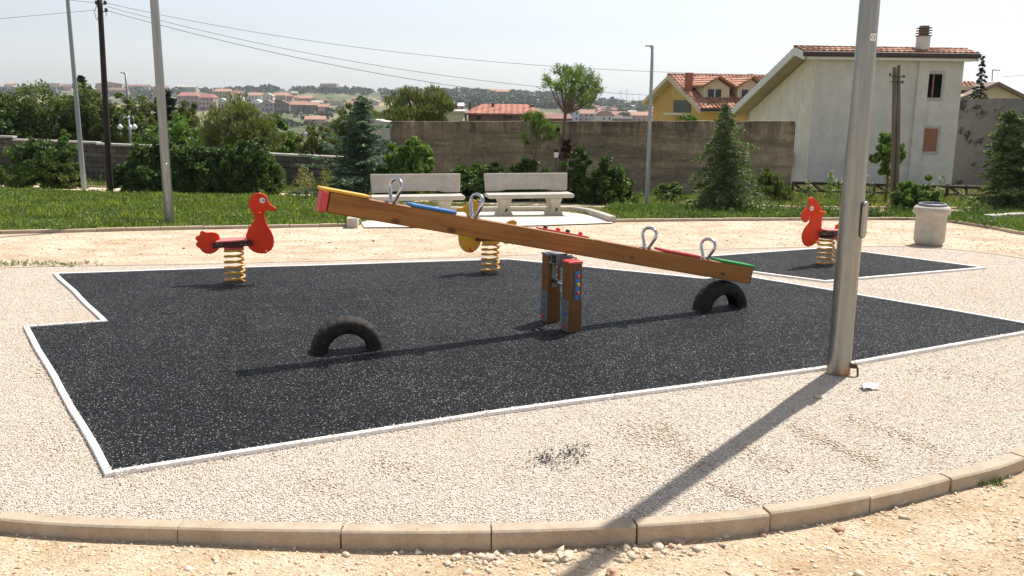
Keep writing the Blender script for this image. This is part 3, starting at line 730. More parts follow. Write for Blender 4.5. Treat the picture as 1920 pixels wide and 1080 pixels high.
y_body = [(345, 225), (370, 236), (388, 255), (398, 285), (398, 320), (392, 360), (398, 410), (412, 450), (424, 500), (430, 560), (424, 620), (408, 670), (380, 710), (345, 732), (310, 740), (272, 732), (238, 708), (214, 668), (203, 620), (201, 570), (207, 520), (225, 475), (255, 440), (278, 410), (285, 380), (270, 355), (235, 342), (200, 342), (186, 333), (184, 318), (192, 308), (235, 306), (265, 290), (285, 265), (310, 240)]
y_tail = [(600, 500), (640, 465), (690, 432), (730, 422), (755, 430), (768, 448), (762, 470), (740, 488), (722, 510), (728, 550), (722, 600), (705, 640), (680, 655), (645, 650), (615, 630), (598, 590), (592, 540)]
spring_rider('duck_spring_rider', 'yellow duck-shaped spring rider facing left, partly hidden behind the seesaw beam', (919, 512), 5.143, (820, 330), y_body, y_tail, ((405, 560), (600, 560)),
    dict(top=(512, 640), cx=512, turns=6, ph=1.2), ((322, 270), .030, -.35), [((340, 390), .13, .013, 'hand_peg'), ((322, 705), .14, .016, 'foot_peg')],
    dict(body=M_['yellow'], seat=M_['yellow'], rail=M_['maroon'], plate=M_['yellow'], peg=M_['redseat']), R(8))
h_body = [(440, 160), (462, 166), (476, 180), (492, 192), (500, 214), (518, 236), (525, 258), (545, 282), (548, 305), (562, 330), (556, 352), (544, 368), (540, 420), (538, 480), (530, 535), (512, 580), (485, 620), (445, 650), (402, 662), (372, 648), (350, 612), (342, 572), (348, 528), (368, 478), (398, 442), (420, 412), (432, 385), (430, 366), (418, 368), (408, 390), (392, 412), (372, 417), (356, 404), (352, 388), (336, 378), (334, 355), (340, 325), (360, 298), (388, 270), (404, 246), (412, 222), (410, 195), (416, 172)]
h_tail = [(690, 440), (715, 425), (745, 430), (765, 455), (770, 500), (760, 560), (735, 610), (705, 620), (685, 590), (680, 530), (676, 480)]
spring_rider('horse_spring_rider', 'red horse-shaped spring rider behind the tall steel pole on the small rubber surface', (1547, 497), 5.4, (1440, 340), h_body, h_tail, ((532, 487), (690, 487)),
    dict(top=(588, 572), cx=592, turns=6, ph=2.0), ((434, 273), .030, -.1), [((512, 308), .13, .014, 'hand_peg'), ((440, 606), .13, .014, 'foot_peg')],
    dict(body=M_['red'], seat=M_['pink'], rail=M_['maroon'], plate=M_['maroon'], peg=M_['orange']), R(24))

# ================================================================== POLES
pb_ = G(1571.5, 700)
pole = thing('steel_pole', 'tall galvanised steel pole standing in the gravel right of the seesaw', 'pole', (pb_[0], pb_[1] + .0, 0))
H_ = 9.0
def prad(z): return float(np.interp(z, [0, 1.15, 1.9, 3, 9], [.086, .085, .071, .068, .048]))
prof = [(prad(z), z) for z in [-.2, 0, .3, .6, .9, 1.15, 1.35, 1.6, 1.9, 2.2, 2.6, 3, 4, 5, 6, 7, 8, 9]] + [(0, 9.0)]
MB().lathe(prof, 40).build('shaft', M_['steel'], pole)
ha = math.atan2(-pb_[1], -pb_[0]) + R(72)
hz = (Q(1612, 376, pb_[1])[2] + Q(1606, 444, pb_[1])[2]) / 2; hh = .27
hd_ = np.array([math.cos(ha), math.sin(ha), 0]); rr_ = prad(hz)
def stadium(cx, cz, w_, h_, tdir, base, n=8):
    o = []
    for i in range(n + 1): a = math.pi * i / n; o.append(np.array(base) + tdir * (w_ / 2 * math.cos(a)) + np.array([0, 0, cz + h_ / 2 - w_ / 2 + w_ / 2 * math.sin(a)]))
    for i in range(n + 1): a = math.pi + math.pi * i / n; o.append(np.array(base) + tdir * (w_ / 2 * math.cos(a)) + np.array([0, 0, cz - h_ / 2 + w_ / 2 + w_ / 2 * math.sin(a)]))
    return o
td = np.array([-hd_[1], hd_[0], 0])
MB().prism(stadium(0, hz, .085, hh, td, hd_ * (rr_ + .008)), hd_ * .022).build('access_cover', M_['steel'], pole, bevel=.006)
# earthing lug at the foot
lg = MB(); la = math.atan2(-pb_[1], -pb_[0]) + R(80); ld = np.array([math.cos(la), math.sin(la), 0])
lg.box(tuple(ld * .103 + np.array([0, 0, .075])), (.05, .02, .035), Euler((0, 0, la)).to_matrix())
lg.tube([ld * .115 + np.array([0, 0, .09]), ld * .135 + np.array([0, 0, .06]), ld * .14 + np.array([0, 0, .0]), ld * .13 + np.array([0, 0, -.05])], .008, 8)
lg.build('earth_clamp', M_['bark'], pole)
# CE sticker, curved with the shaft, with its letters
sz = Q(1631, 71, pb_[1])[2]; sa = math.atan2(-pb_[1], -pb_[0]) + R(38); sr_ = prad(sz)
def cyl_patch(u0_, u1_, z0_, z1_, off_, n=6):
    vs = []
    for i in range(n + 1):
        a = sa + lerp(u0_, u1_, i / n) / sr_
        for z in (z0_, z1_): vs.append(((sr_ + off_) * math.cos(a), (sr_ + off_) * math.sin(a), z))
    return vs, [(2 * i, 2 * i + 2, 2 * i + 3, 2 * i + 1) for i in range(n)]
stk = MB().add(*cyl_patch(-.024, .024, sz - .024, sz + .024, .0025)).build('sticker', M_['eye'], pole)
def arc_strip(cu_, cz_, r_, a0, a1, wd, n=14):
    vs = []
    for i in range(n + 1):
        a = lerp(a0, a1, i / n)
        for q in (r_ - wd / 2, r_ + wd / 2):
            u = cu_ + q * math.cos(a); z = cz_ + q * math.sin(a); an = sa + u / sr_
            vs.append(((sr_ + .0045) * math.cos(an), (sr_ + .0045) * math.sin(an), z))
    return vs, [(2 * i, 2 * i + 2, 2 * i + 3, 2 * i + 1) for i in range(n)]
lt = MB(); lt.add(*arc_strip(-.006, sz, .0115, R(70), R(290), .0035)); lt.add(*arc_strip(.015, sz, .0115, R(70), R(290), .0035)); lt.add(*cyl_patch(.0035, .013, sz - .0016, sz + .0016, .0047))
lt.build('lettering', M_['black'], stk)
MB().add(*cyl_patch(-.018, .020, sz + .030, sz + .040, .0025)).build('faded_print', plain('faded_print', (.25, .23, .22), .6), pole)

def simple_pole(name, label, base, r0_, r1_, ztop, mat, cat='pole', lean=(0, 0), n=16, group=None):
    t = thing(name, label, cat, (base[0], base[1], base[2]), 0, group)
    h = ztop - base[2]; pts = [(lean[0] * u, lean[1] * u, h * u) for u in (-.03, 0, .25, .5, .75, 1)]
    MB().tube(pts, [lerp(r0_, r1_, max(0, u)) for u in (-.03, 0, .25, .5, .75, 1)], n).build('shaft', mat, t)
    return t, h
b1 = G(318, 419)
t, h = simple_pole('steel_pole', 'galvanised steel pole standing on the lawn left of the red duck', (b1[0], b1[1], b1[2]), .082, .055, 8.5, M_['steel'])
zc_ = Q(312, 318, b1[1])[2] - b1[2]
MB().prism(stadium(0, zc_, .075, .24, np.array([1.0, .1, 0]), np.array([.03, -.075, 0])), np.array([0, .022, 0])).build('access_cover', M_['steel'], t, bevel=.005)
# slim lamp pole and the dark wooden pole at the far left
b2 = G(158, 357)
t, h = simple_pole('street_lamp', 'slim grey pole at the far left, standing by the sand path', (b2[0], b2[1], b2[2]), .075, .045, 7.6, M_['greypole'], 'street lamp')
MB().box((.3, 0, h + .02), (.75, .2, .09)).build('lamp_head', M_['greypole'], t, bevel=.03)
b3 = G(207, 362)
tl = Q(188, 0, b3[1])
t, h = simple_pole('utility_pole', 'dark brown wooden utility pole with insulators beside the slim grey pole', (b3[0], b3[1], b3[2]), .088, .068, tl[2] + .5, M_['oldwood'], 'utility pole', (tl[0] - b3[0] - .0, 0))
INS = {}
for nm, (ix, iy) in dict(a=(181, 5), b=(199, 19), c=(197, 5)).items():
    q = Q(ix, iy, b3[1] - .05) - np.array(b3); INS[nm] = q + np.array(b3)
    m_ = MB(); m_.lathe([(0, .06), (.03, .055), (.045, .02), (.035, 0), (.05, -.02), (.03, -.05), (0, -.055)], 12, tuple(q))
    ax_ = tl[0] - b3[0]; m_.build('insulator', M_['wire'], t)
    MB().tube([(ax_ + .01, 0, q[2] - .02), tuple(q + np.array([0, 0, -.05]))], .012, 6).build('bracket', M_['wire'], t)
def hang(name, label, pts, rad=.009, mat='wire', cat='cable', group=None):
    o = MB().tube(pts, rad, 5).build(name, M_[mat]); return tag(o, label, cat, group)
for (pp) in ([(182, 8), (177, 22), (180, 34), (186, 42)], [(181, 8), (186, 25), (183, 35), (187, 40)], [(199, 20), (200, 27), (197, 31)]):
    MB().tube([Q(x, y, b3[1] - .12) - np.array(b3) for x, y in pp], .007, 5).build('loose_wire', M_['wire'], t)
def wire_px(pp, y0_, y1_, label, rad0=.012, rad1=.02, n=26):
    xs_ = [p[0] for p in pp]; ys_ = [p[1] for p in pp]; P = []; RR = []
    cf_ = np.polyfit(xs_, ys_, min(3, len(pp) - 1))
    for i in range(n + 1):
        x = lerp(xs_[0], xs_[-1], i / n); u = i / n; inv = lerp(1 / y0_, 1 / y1_, u)
        P.append(Q(x, np.polyval(cf_, x), 1 / inv)); RR.append(lerp(rad0, rad1, u) * .62)
    return hang('overhead_cable', label, P, RR, group='overhead cables')
wire_px([(199, 6), (600, 78), (840, 109), (1020, 124), (1240, 134), (1420, 139), (1500, 142)], b3[1], 55, 'highest overhead cable running right from the utility pole across the sky', .009, .018)
wire_px([(200, 12), (600, 104), (960, 157), (1030, 165), (1240, 180)], b3[1], 60, 'middle overhead cable, ending behind the tall pine', .009, .02)
wire_px([(201, 20), (480, 91), (600, 117), (900, 168), (1060, 187)], b3[1], 60, 'lowest overhead cable from the utility pole towards the far hill', .011, .024)
wire_px([(-60, 40), (0, 35), (100, 26), (180, 19)], 18, b3[1], 'overhead cable leaving the picture at the left of the utility pole', .008, .009)
wire_px([(181, 5), (120, -1), (60, -9)], b3[1], 20, 'short cable above the slim grey pole', .009, .009)
wire_px([(1880, 144), (1950, 139)], 50, 46, 'thin cable beside the antenna of the far right house', .014, .014)

# lamp behind the wall on the left
def far_lamp(base, ztop, r_, head, label, side=-1):
    t, h = simple_pole('street_lamp', label, base, r_, r_ * .7, ztop, M_['greypole'], 'street lamp', n=10)
    m_ = MB(); m_.box((side * head * .5, 0, h + .01), (head, head * .35, head * .16)); m_.tube([(0, 0, h - .05), (side * head * .2, 0, h + .02)], r_ * .8, 8)
    m_.build('lamp_head', M_['greypole'], t, bevel=head * .04); return t
q = Q(245, 262, 46); zt = Q(239, 137, 46)[2]; far_lamp((q[0], q[1], T(q[0], 46)), zt, .075, .26, 'slim street lamp beyond the block wall, right of the dark utility pole')
b4 = G(1212, 392); zt = Q(1226, 87, b4[1])[2]
far_lamp((b4[0], b4[1], b4[2]), zt, .050, .17, 'slim street lamp in front of the big brown wall, between the pine and the cedar')
def globe_lamp(cxp, topy, Y, label, arms):
    q = Q(cxp, topy, Y); zb = T(q[0], Y)
    t, h = simple_pole('globe_lamp', label, (q[0], Y, zb), .06, .04, q[2], M_['greypole'], 'globe lamp', n=10)
    MB().lathe([(0, .06), (.04, .04), (.06, 0), (.04, -.04), (0, -.06)], 12, (0, 0, h + .05)).build('finial', M_['globe'], t)
    for (gx, gy, s_) in arms:
        g_ = Q(gx, gy, Y + (0.3 if s_ == 0 else 0)) - np.array([q[0], Y, zb])
        a = MB(); a.tube([(0, 0, h - .05), (g_[0] * .4, g_[1] * .4, h + .12), (g_[0] * .85, g_[1] * .85, h + .1), (g_[0], g_[1], h - .1), (g_[0], g_[1], g_[2] + .1)], .018, 6); ar = a.build('arm', M_['greypole'], t)
        MB().lathe([(0, .13), (.05, .12), (.07, .08), (.115, .03), (.125, -.03), (.10, -.09), (.05, -.12), (0, -.13)], 18, tuple(g_)).build('globe', M_['globe'], ar)
globe_lamp(241, 222, 42, 'three-armed globe lamp among the trees behind the block wall at the left', [(225, 238, 1), (244, 239, 0), (252, 238, 1)])
globe_lamp(588, 243, 40, 'globe lamp among the shrubs just left of the blue-green cedar', [(573, 253, 1), (597, 252, 1)])
# twin weathered poles before the white house
b5 = G(1677, 399)
t = thing('twin_post', 'pair of weathered wooden poles strapped together in front of the white house', 'pole', tuple(b5))
zt = Q(1682, 122, b5[1])[2] - b5[2]; dxt = Q(1682, 122, b5[1])[0] - b5[0]
for off_ in (-.048, .048):
    MB().tube([(off_, 0, -.2), (off_ + dxt * .5, 0, zt / 2), (off_ + dxt, 0, zt - (.04 if off_ < 0 else 0))], [.052, .047, .043], 12).build('pole', M_['greywood'], t)
for zz in (zt - .35, zt - .24):
    MB().box((dxt * .95, -.01, zz), (.24, .11, .016)).build('strap', M_['wire'], t)
for sx, zz in ((-.15, zt - .2), (.15, zt - .24), (.13, zt - .36)): MB().lathe([(0, .035), (.02, .03), (.03, 0), (.015, -.03), (0, -.035)], 10, (dxt * .95 + sx, -.02, zz)).build('insulator', M_['wire'], t)

# ================================================================== BENCHES, BIN
def bench(cx, cy, rz, label):
    z0 = T(cx, cy) + .014
    t = thing('bench', label, 'bench', (cx, cy, z0), rz, 'concrete benches on the slab')
    # local -y is the front
    for sx in (-.52, .52):
        m_ = MB()
        P = [(-.17, 0), (.17, 0), (.15, .06), (.10, .14), (.10, .24), (.15, .36), (-.15, .36), (-.10, .24), (-.10, .14), (-.15, .06)]
        for sc_ in (1,):
            m_.prism([(sx + (p[0] * .95), 0, p[1]) for p in P], (0, .40, 0))
        m_.build('leg', M_['benchleg'], t, bevel=.012)
        MB().cyl((sx, -.205, .10), (sx + .03, -.215, .16), .018, 8).build('bolt', M_['dark'], t)
    m_ = MB(); P = [(-.90, 0), (-.86, -.035), (.86, -.035), (.90, 0), (.88, .05), (-.88, .05)]
    m_.prism([(p[0], -.04, .40 + p[1]) for p in P], (0, .46, 0)); m_.build('seat', M_['bench'], t, bevel=.02, seg=3)
    bl = []; 
    for i in range(13):
        u = i / 12; x = -.84 + 1.68 * u
        bl.append((x, .03 * (1 if abs(u - .5) < .3 else 0)))
    out = [(-.88, .36), (.88, .36)] + [(.86, .0)] + [(b[0], b[1]) for b in bl[::-1]] + [(-.86, .0)]
    m_ = MB(); m_.prism([(p[0], 0, p[1]) for p in out], (0, .07, 0))
    m_.build('backrest', M_['bench'], t, (0, .22, .475), (R(-12), 0, 0), bevel=.02, seg=3)
    return t
q = G(980, 404.5); bench(Q(991, 404, 18.45)[0], 18.45, R(12), 'concrete bench nearest the tall pine, right of its twin on the slab')
bench(Q(783, 402, 17.45)[0], 17.45, R(12), 'concrete bench behind the chrome handles of the seesaw, left of its twin on the slab')
bb = G(1741, 458)
t = thing('litter_bin', 'round concrete litter bin with a thick rim standing on the sand at the right', 'bin', tuple(bb))
prof = [(.0, 0), (.185, 0), (.190, .004), (.200, .015), (.219, .055), (.222, .065), (.2225, .10), (.2225, .25), (.2225, .40), (.2225, .462), (.224, .466), (.236, .470), (.256, .478), (.265, .495), (.268, .52), (.265, .55), (.256, .572), (.240, .588), (.215, .597), (.195, .60)]
MB().lathe(prof + [(.185, .58), (.18, .30), (0, .30)], 48).build('body', M_['bin'], t)
MB().lathe([(.205, .60), (.21, .615), (.195, .635), (.175, .635), (.172, .60), (.172, .5)], 40).build('rim', M_['plate'], t)
MB().cyl((0, 0, .33), (0, 0, .36), .168, 24).build('liner', M_['black'], t)

# ================================================================== WALLS
WT = 1.36
qa, qb = Q(731, 228, 27.5), Q(1491, 227, 27.2)
def uneven_wall(name, mat, a, b, zt, zb, th, jag, parent=None, n=60, seed=1, batter=0.0):
    """wall with an uneven top edge running from a to b"""
    rr = random.Random(seed); a = np.array(a[:2]); b = np.array(b[:2]); d = (b - a) / np.linalg.norm(b - a); nn = np.array([-d[1], d[0]])
    vs = []
    for i in range(n + 1):
        p = lerp(a, b, i / n); z = lerp(zt[0], zt[1], i / n) + rr.uniform(-jag, jag) + jag * math.sin(i * .7)
        for o_, zz in ((-batter, zb), (0, z), (th, z + rr.uniform(-jag, jag) * .5), (th, zb)): c = p + nn * o_; vs.append((c[0], c[1], zz))
    fs = []
    for i in range(n):
        for e in range(4): fs.append((i * 4 + e, i * 4 + (e + 1) % 4, (i + 1) * 4 + (e + 1) % 4, (i + 1) * 4 + e))
    fs += [(0, 1, 2, 3), tuple(n * 4 + e for e in (3, 2, 1, 0))]
    return MB().add(vs, fs).build(name, mat, parent)
o = uneven_wall('concrete_wall', M_['oldwall'], qa, qb, (qa[2], qb[2]), -1.6, .35, .006)
tag(o, 'long weathered brown concrete wall behind the benches and the pine', 'wall')
o = uneven_wall('side_wall', M_['palewall'], Q(694, 240, 33.5), qa + np.array([.0, .05, 0]), (qa[2] - .05, qa[2] - .02), -2.5, .3, .01, n=10)
tag(o, 'short pale grey wall return at the left end of the long brown wall', 'wall')
bw = thing('block_wall', 'stepped grey block wall with pale coping behind the shrubs at the left', 'wall', (0, 0, 0))
segs = [(-420, -200, 238, 41.5, 40.2), (-200, -60, 246, 40.2, 38.6), (-60, 24, 254, 38.6, 38.0), (24, 181, 263, 38.0, 36.2), (181, 333, 271, 36.2, 34.3), (333, 455, 280.5, 34.3, 32.8), (455, 690, 290, 32.8, 30.0)]
m1 = MB(); m2 = MB()
for (x0, x1, yt, Y0, Y1) in segs:
    a = Q(x0, yt, Y0); b = Q(x1, yt, Y1); z = (a[2] + b[2]) / 2; b[2] = a[2] = z
    for mb, z0, z1, oo in ((m1, -2.6, z - .07, 0), (m2, z - .07, z, -.03)):
        d = (b - a)[:2]; d = d / np.linalg.norm(d); nn = np.array([-d[1], d[0]])
        vs = []
        for c in (a, b):
            for o_ in (oo, .2 - oo):
                e = c[:2] + nn * o_
                for zz in (z0, z1): vs.append((e[0], e[1], zz))
        mb.add(vs, [(0, 1, 3, 2), (4, 6, 7, 5), (0, 4, 5, 1), (2, 3, 7, 6), (1, 5, 7, 3), (0, 2, 6, 4)])
m1.build('blockwork', M_['block'], bw); m2.build('coping', M_['coping'], bw)
a = Q(1800, 186, 43); b = Q(2300, 181, 38)
tag(uneven_wall('boundary_wall', M_['greywall'], a, b, (a[2], b[2]), -2.4, .3, .015, n=20, seed=4), 'grey blotched wall right of the white house, behind the conifer', 'wall')

# ================================================================== NEAR HOUSES
def tile_sheet(mb, o, u, v, L, W, pitch=.23, course=.38, amp=.045, jit=.012, seed=0):
    """corrugated roof tiles: o origin at the top, u along the ridge, v down the slope (unit vectors)"""
    rr = random.Random(seed)
    o = np.array(o, float); u = np.array(u, float); v = np.array(v, float); nn = np.cross(u, v); nn = nn / np.linalg.norm(nn)
    if nn[2] < 0: nn = -nn
    nc = max(1, int(W / course)); nr = max(1, int(L / pitch)); pts = 6
    for c in range(nc):
        vs = []; w0, w1 = W * c / nc, W * (c + 1) / nc + .03
        cols_ = nr * pts
        for i in range(cols_ + 1):
            ph = (i % pts) / pts; prof_ = math.sin(math.pi * ph) if True else 0
            h = amp * prof_; x = L * i / cols_; j_ = rr.uniform(-jit, jit) if i % pts == 0 else 0
            vs.append(o + u * x + v * w0 + nn * (h + .012)); vs.append(o + u * x + v * (w1 + j_) + nn * (h + .045))
            vs.append(o + u * x + v * (w1 + j_) + nn * (h * .4))
        fs = []
        for i in range(cols_): a_ = i * 3; fs += [(a_, a_ + 1, a_ + 4, a_ + 3), (a_ + 1, a_ + 2, a_ + 5, a_ + 4)]
        mb.add(vs, fs)
def window_part(parent, x0, x1, z0, z1, y, pane_mat, frame=.09, name='window', depth=.14, reveal=None):
    """window on a local wall plane facing -y"""
    f = MB()
    for (a_, b_, c_, d_) in ((x0 - frame, x1 + frame, z1, z1 + frame), (x0 - frame, x1 + frame, z0 - frame, z0), (x0 - frame, x0, z0, z1), (x1, x1 + frame, z0, z1)):
        f.box(((a_ + b_) / 2, y - .012, (c_ + d_) / 2), (b_ - a_, .034, d_ - c_))
    o_ = f.build(name, plain('grey_surround', (.50, .48, .45), .85), parent)
    MB().box(((x0 + x1) / 2, y - .003, (z0 + z1) / 2), (x1 - x0, .012, z1 - z0)).build('pane', pane_mat, o_)
    return o_
# ---- white house
C0 = Q(1530, 107, 40); RZ = R(6)
zg = T(C0[0], 40); Hh = C0[2] - zg; Wd = 6.74; Dp = 7.5; sl_ = .357
wh = thing('white_house', 'white plastered house with a steep overhanging roof at the right, behind the rail fence', 'house', (C0[0], 40, zg), RZ)
nrm = np.array([math.sin(RZ), -math.cos(RZ), 0.0])
def wl(px, py):
    p = on_plane(px, py, (C0[0], 40, 0), nrm) - np.array([C0[0], 40, zg])
    return p[0] * math.cos(RZ) + p[1] * math.sin(RZ), p[2]
m_ = MB()
P = [(0, 0), (0, Hh), (.45, Hh + .10), (Dp, Hh + .10 - sl_ * (Dp - .45)), (Dp, 0)]
m_.prism([(Wd / 2, p[0], p[1] if p[1] else -1.0) for p in P], (Wd, 0, 0))
m_.build('wall', M_['whitewall'], wh)
MB().prism([(-.008, p[0] + (.002 if p[0] == 0 else 0), p[1] if p[1] else -1.0) for p in P], (.012, 0, 0)).build('gable_wall', M_['gablewall'], wh)['label'] = 'gable wall with its brighter light painted in as a paler tone'  # thin skin whose paler colour stands in for brighter light on this side
x0, zt_ = wl(1722, 112); x1, _ = wl(1742, 112)
MB().box(((x0 + x1) / 2, -.07, Hh / 2), (x1 - x0, .136, Hh - .1)).build('pilaster', M_['whitewall'], wh)
def slab_profile(P, thick, x0, x1, name, mat, parent):
    low = [(p[0], p[1] - thick) for p in P]
    return MB().prism([((x0 + x1) / 2, p[0], p[1]) for p in P + low[::-1]], (x1 - x0, 0, 0)).build(name, mat, parent)
RP = [(-.50, Hh + .20), (.45, Hh + .40), (Dp + .75, Hh + .40 - sl_ * (Dp + .30))]
rf = slab_profile(RP, .26, -.72, Wd + .26, 'roof', M_['soffit'], wh)
BPf = [(-.52, Hh + .22), (.45, Hh + .43), (Dp + .77, Hh + .43 - sl_ * (Dp + .32))]
slab_profile(BPf, .34, -.80, -.725, 'bargeboard', M_['trim'], rf)
slab_profile(BPf, .34, Wd + .265, Wd + .33, 'bargeboard', M_['trim'], rf)
m_ = MB(); a_ = math.atan2(.20, .95)
tile_sheet(m_, (-.80, .45, Hh + .41), (1, 0, 0), (0, -math.cos(a_), -math.sin(a_)), Wd + 1.12, 1.0, .25, .34, .05)
b_ = math.atan(sl_)
tile_sheet(m_, (-.80, .45, Hh + .41), (1, 0, 0), (0, math.cos(b_), -math.sin(b_)), Wd + 1.12, (Dp + .3) / math.cos(b_), .25, .45, .05)
m_.build('tiles', M_['tiles'], rf)
m_ = MB(); m_.box((Wd / 2 - .23, -.585, Hh + .11), (Wd + 1.18, .13, .19)); m_.build('gutter', M_['gutter'], rf, bevel=.03)
MB().tube([(-.82, .45, Hh + .45), (Wd + .33, .45, Hh + .45)], .06, 8).build('ridge_tiles', M_['tiles'], rf)
MB().box((Wd / 2 - .20, -.26, Hh - .06), (Wd + .8, .50, .10)).build('cornice', M_['trim'], wh)
cxw, _ = wl(1733, 90)
_, zc0 = wl(1733, 101); _, zc1 = wl(1733, 68); _, zc2 = wl(1733, 50)
ch = MB().box((cxw, .15, (zc0 + zc1) / 2 - .1), (.42, .42, zc1 - zc0 + .3)).build('chimney', M_['whitewall'], wh)
m_ = MB()
for k in range(4): 
    z_ = lerp(zc1 + .03, zc2 - .05, k / 3); s_ = .50 - .01 * k
    m_.box((cxw, .15, z_), (s_, s_, .045)); m_.box((cxw, .15, z_ + .06), (.30, .30, .08))
m_.build('chimney_cap', plain('chimney_brick', (.20, .125, .10), .9), ch)
x0, z0 = wl(1737, 183); x1, z1 = wl(1767, 139)
wo_ = window_part(wh, x0, x1, z0, z1, -.0, plain('dark_opening', (.006, .006, .007), 1.0, spec=0.0), .13, 'window')
MB().box((lerp(x0, x1, .38), -.015, (z0 + z1) / 2), (.07, .012, z1 - z0 - .04)).build('brick_edge', M_['brick'], wo_)
x0, z0 = wl(1729, 284); x1, z1 = wl(1759, 241)
window_part(wh, x0, x1, z0, z1, -.0, M_['brick'], .13, 'bricked_window')
# things on the left wall (local x = 0 plane, facing -x)
fy = 2.1
_z1 = Q(1493, 232, 41.6)[2] - zg; _z0 = Q(1493, 285, 41.6)[2] - zg
m_ = MB(); wy0, wy1 = 1.55, 2.6
for (a0, a1, c0, c1) in ((wy0 - .08, wy1 + .08, _z1, _z1 + .08), (wy0 - .08, wy1 + .08, _z0 - .08, _z0), (wy0 - .08, wy0, _z0, _z1), (wy1, wy1 + .08, _z0, _z1)):
    m_.box((-.01, (a0 + a1) / 2, (c0 + c1) / 2), (.05, a1 - a0, c1 - c0))
f_ = m_.build('balcony_door', M_['trim'], wh); MB().box((-.026, (wy0 + wy1) / 2, (_z0 + _z1) / 2), (.014, wy1 - wy0, _z1 - _z0)).build('pane', M_['glass'], f_)
MB().box((-.42, 2.3, _z0 - .28), (.8, 1.7, .55)).build('balcony', M_['palewall'], wh)

# ---- yellow house
C1 = Q(1322, 203, 60); zg1 = T(C1[0], 60); H1 = C1[2] - zg1; RZ1 = R(16)
yh = thing('yellow_house', 'yellow house with an orange tiled roof and two dormers beyond the brown wall', 'house', (C1[0], 60, zg1), RZ1)
D1, W1, rdg, rh = 8.0, 7.5, 4.4, 2.15
m_ = MB(); P = [(0, -1), (0, H1), (rdg, H1 + rh - .25), (D1, H1 + .45), (D1, -1)]
m_.prism([(W1 / 2, p[0], p[1]) for p in P], (W1, 0, 0)); m_.build('wall', M_['ochre'], yh)
RP1 = [(-.55, H1 - .05), (rdg, H1 + rh), (D1 + .6, H1 + .35)]
rf = slab_profile(RP1, .2, -.6, W1 + .6, 'roof', M_['cream'], yh)
slab_profile([(p[0], p[1] + .03) for p in RP1], .30, -.66, -.605, 'bargeboard', M_['cream'], rf)
m_ = MB(); a_ = math.atan2(rh + .05, rdg + .55)
tile_sheet(m_, (-.64, rdg, H1 + rh + .02), (1, 0, 0), (0, -math.cos(a_), -math.sin(a_)), W1 + 1.2, (rdg + .55) / math.cos(a_), .25, .42, .08)
m_.build('tiles', M_['tiles2'], rf)
MB().tube([(-.66, rdg, H1 + rh + .06), (W1 + .6, rdg, H1 + rh + .06)], .1, 8).build('ridge_tiles', M_['tiles2'], rf)
MB().tube([(-.6, -.62, H1 - .12), (W1 + .6, -.62, H1 - .12)], .07, 8).build('gutter', M_['gutter'], rf)
def dormer(x, label=None):
    y0, y1 = .9, 3.4; zb = H1 + .55; zt = H1 + 1.35; m_ = MB()
    m_.box((x, (y0 + y1) / 2, (zb + zt) / 2 - .2), (1.9, y1 - y0, zt - zb + .4))
    m_.prism([(x - .95, y0 + .2, zt), (x + .95, y0 + .2, zt), (x, y0 + .2, zt + .55)], (0, .4, 0))
    d_ = m_.build('dormer', M_['cream'], yh)
    m2_ = MB()
    for sg in (-1, 1):
        vs = [(x, y0 - .35, zt + .62), (x, y1 + .5, zt + .62), (x + sg * 1.25, y1 + .5, zt - .02), (x + sg * 1.25, y0 - .35, zt - .02)]
        m2_.add(vs + [(v[0], v[1], v[2] + .12) for v in vs], [(0, 1, 2, 3), (7, 6, 5, 4), (0, 3, 7, 4), (1, 5, 6, 2), (2, 6, 7, 3), (0, 4, 5, 1)])
    m2_.build('roof', M_['tiles2'], d_)
    MB().box((x - .15, y0 - .02, zb + .42), (.95, .05, .5)).build('window', M_['glass'], d_)
    MB().box((x - .15, y0 - .045, zb + .42), (.06, .03, .5)).build('mullion', M_['trim'], d_)
dormer(1.25); dormer(3.75)
MB().box((-.25, 2.0, H1 + 1.5), (.40, .40, 1.6)).build('chimney', M_['brick'], yh, bevel=.02)
m_ = MB(); m_.box((-.02, 3.3, H1 + .1), (.05, 2.6, .8)); m_.build('balcony_opening', M_['glass'], yh)
MB().box((-.35, 3.3, H1 - .42), (.7, 3.0, .10)).build('balcony', M_['trim'], yh)
m_ = MB(); m_.box((-.02, 1.0, H1 - 1.4), (.05, .5, .9)); m_.build('window', M_['glass'], yh)
MB().box((-.03, 3.4, H1 - 1.75), (.06, 1.6, 2.2)).build('door_panel', plain('ochre_door', (.55, .30, .08), .8), yh)
for (ax0, ay0, ax1, ay1, lb) in ((1402, 139, 1402, 153, 'bent antenna on the ridge of the yellow house'), (1371, 147, 1371, 153, 'small comb antenna on the ridge of the yellow house')):
    p0 = Q(ax1, ay1 + 1, 64); p1 = Q(ax0, ay0, 64); m_ = MB(); m_.tube([p0, p1], .03, 6)
    m_.tube([p1, p1 + np.array([.42, 0, .0])], .025, 6)
    if 'comb' in lb:
        for k in range(3): m_.tube([p1 + np.array([.12 * k, -.12, -.02]), p1 + np.array([.12 * k, .12, -.02])], .015, 5)
        m_.tube([p1 + np.array([0, 0, -.16]), p1 + np.array([.34, 0, -.12])], .02, 5)
    tag(m_.build('antenna', M_['wire']), lb, 'antenna')
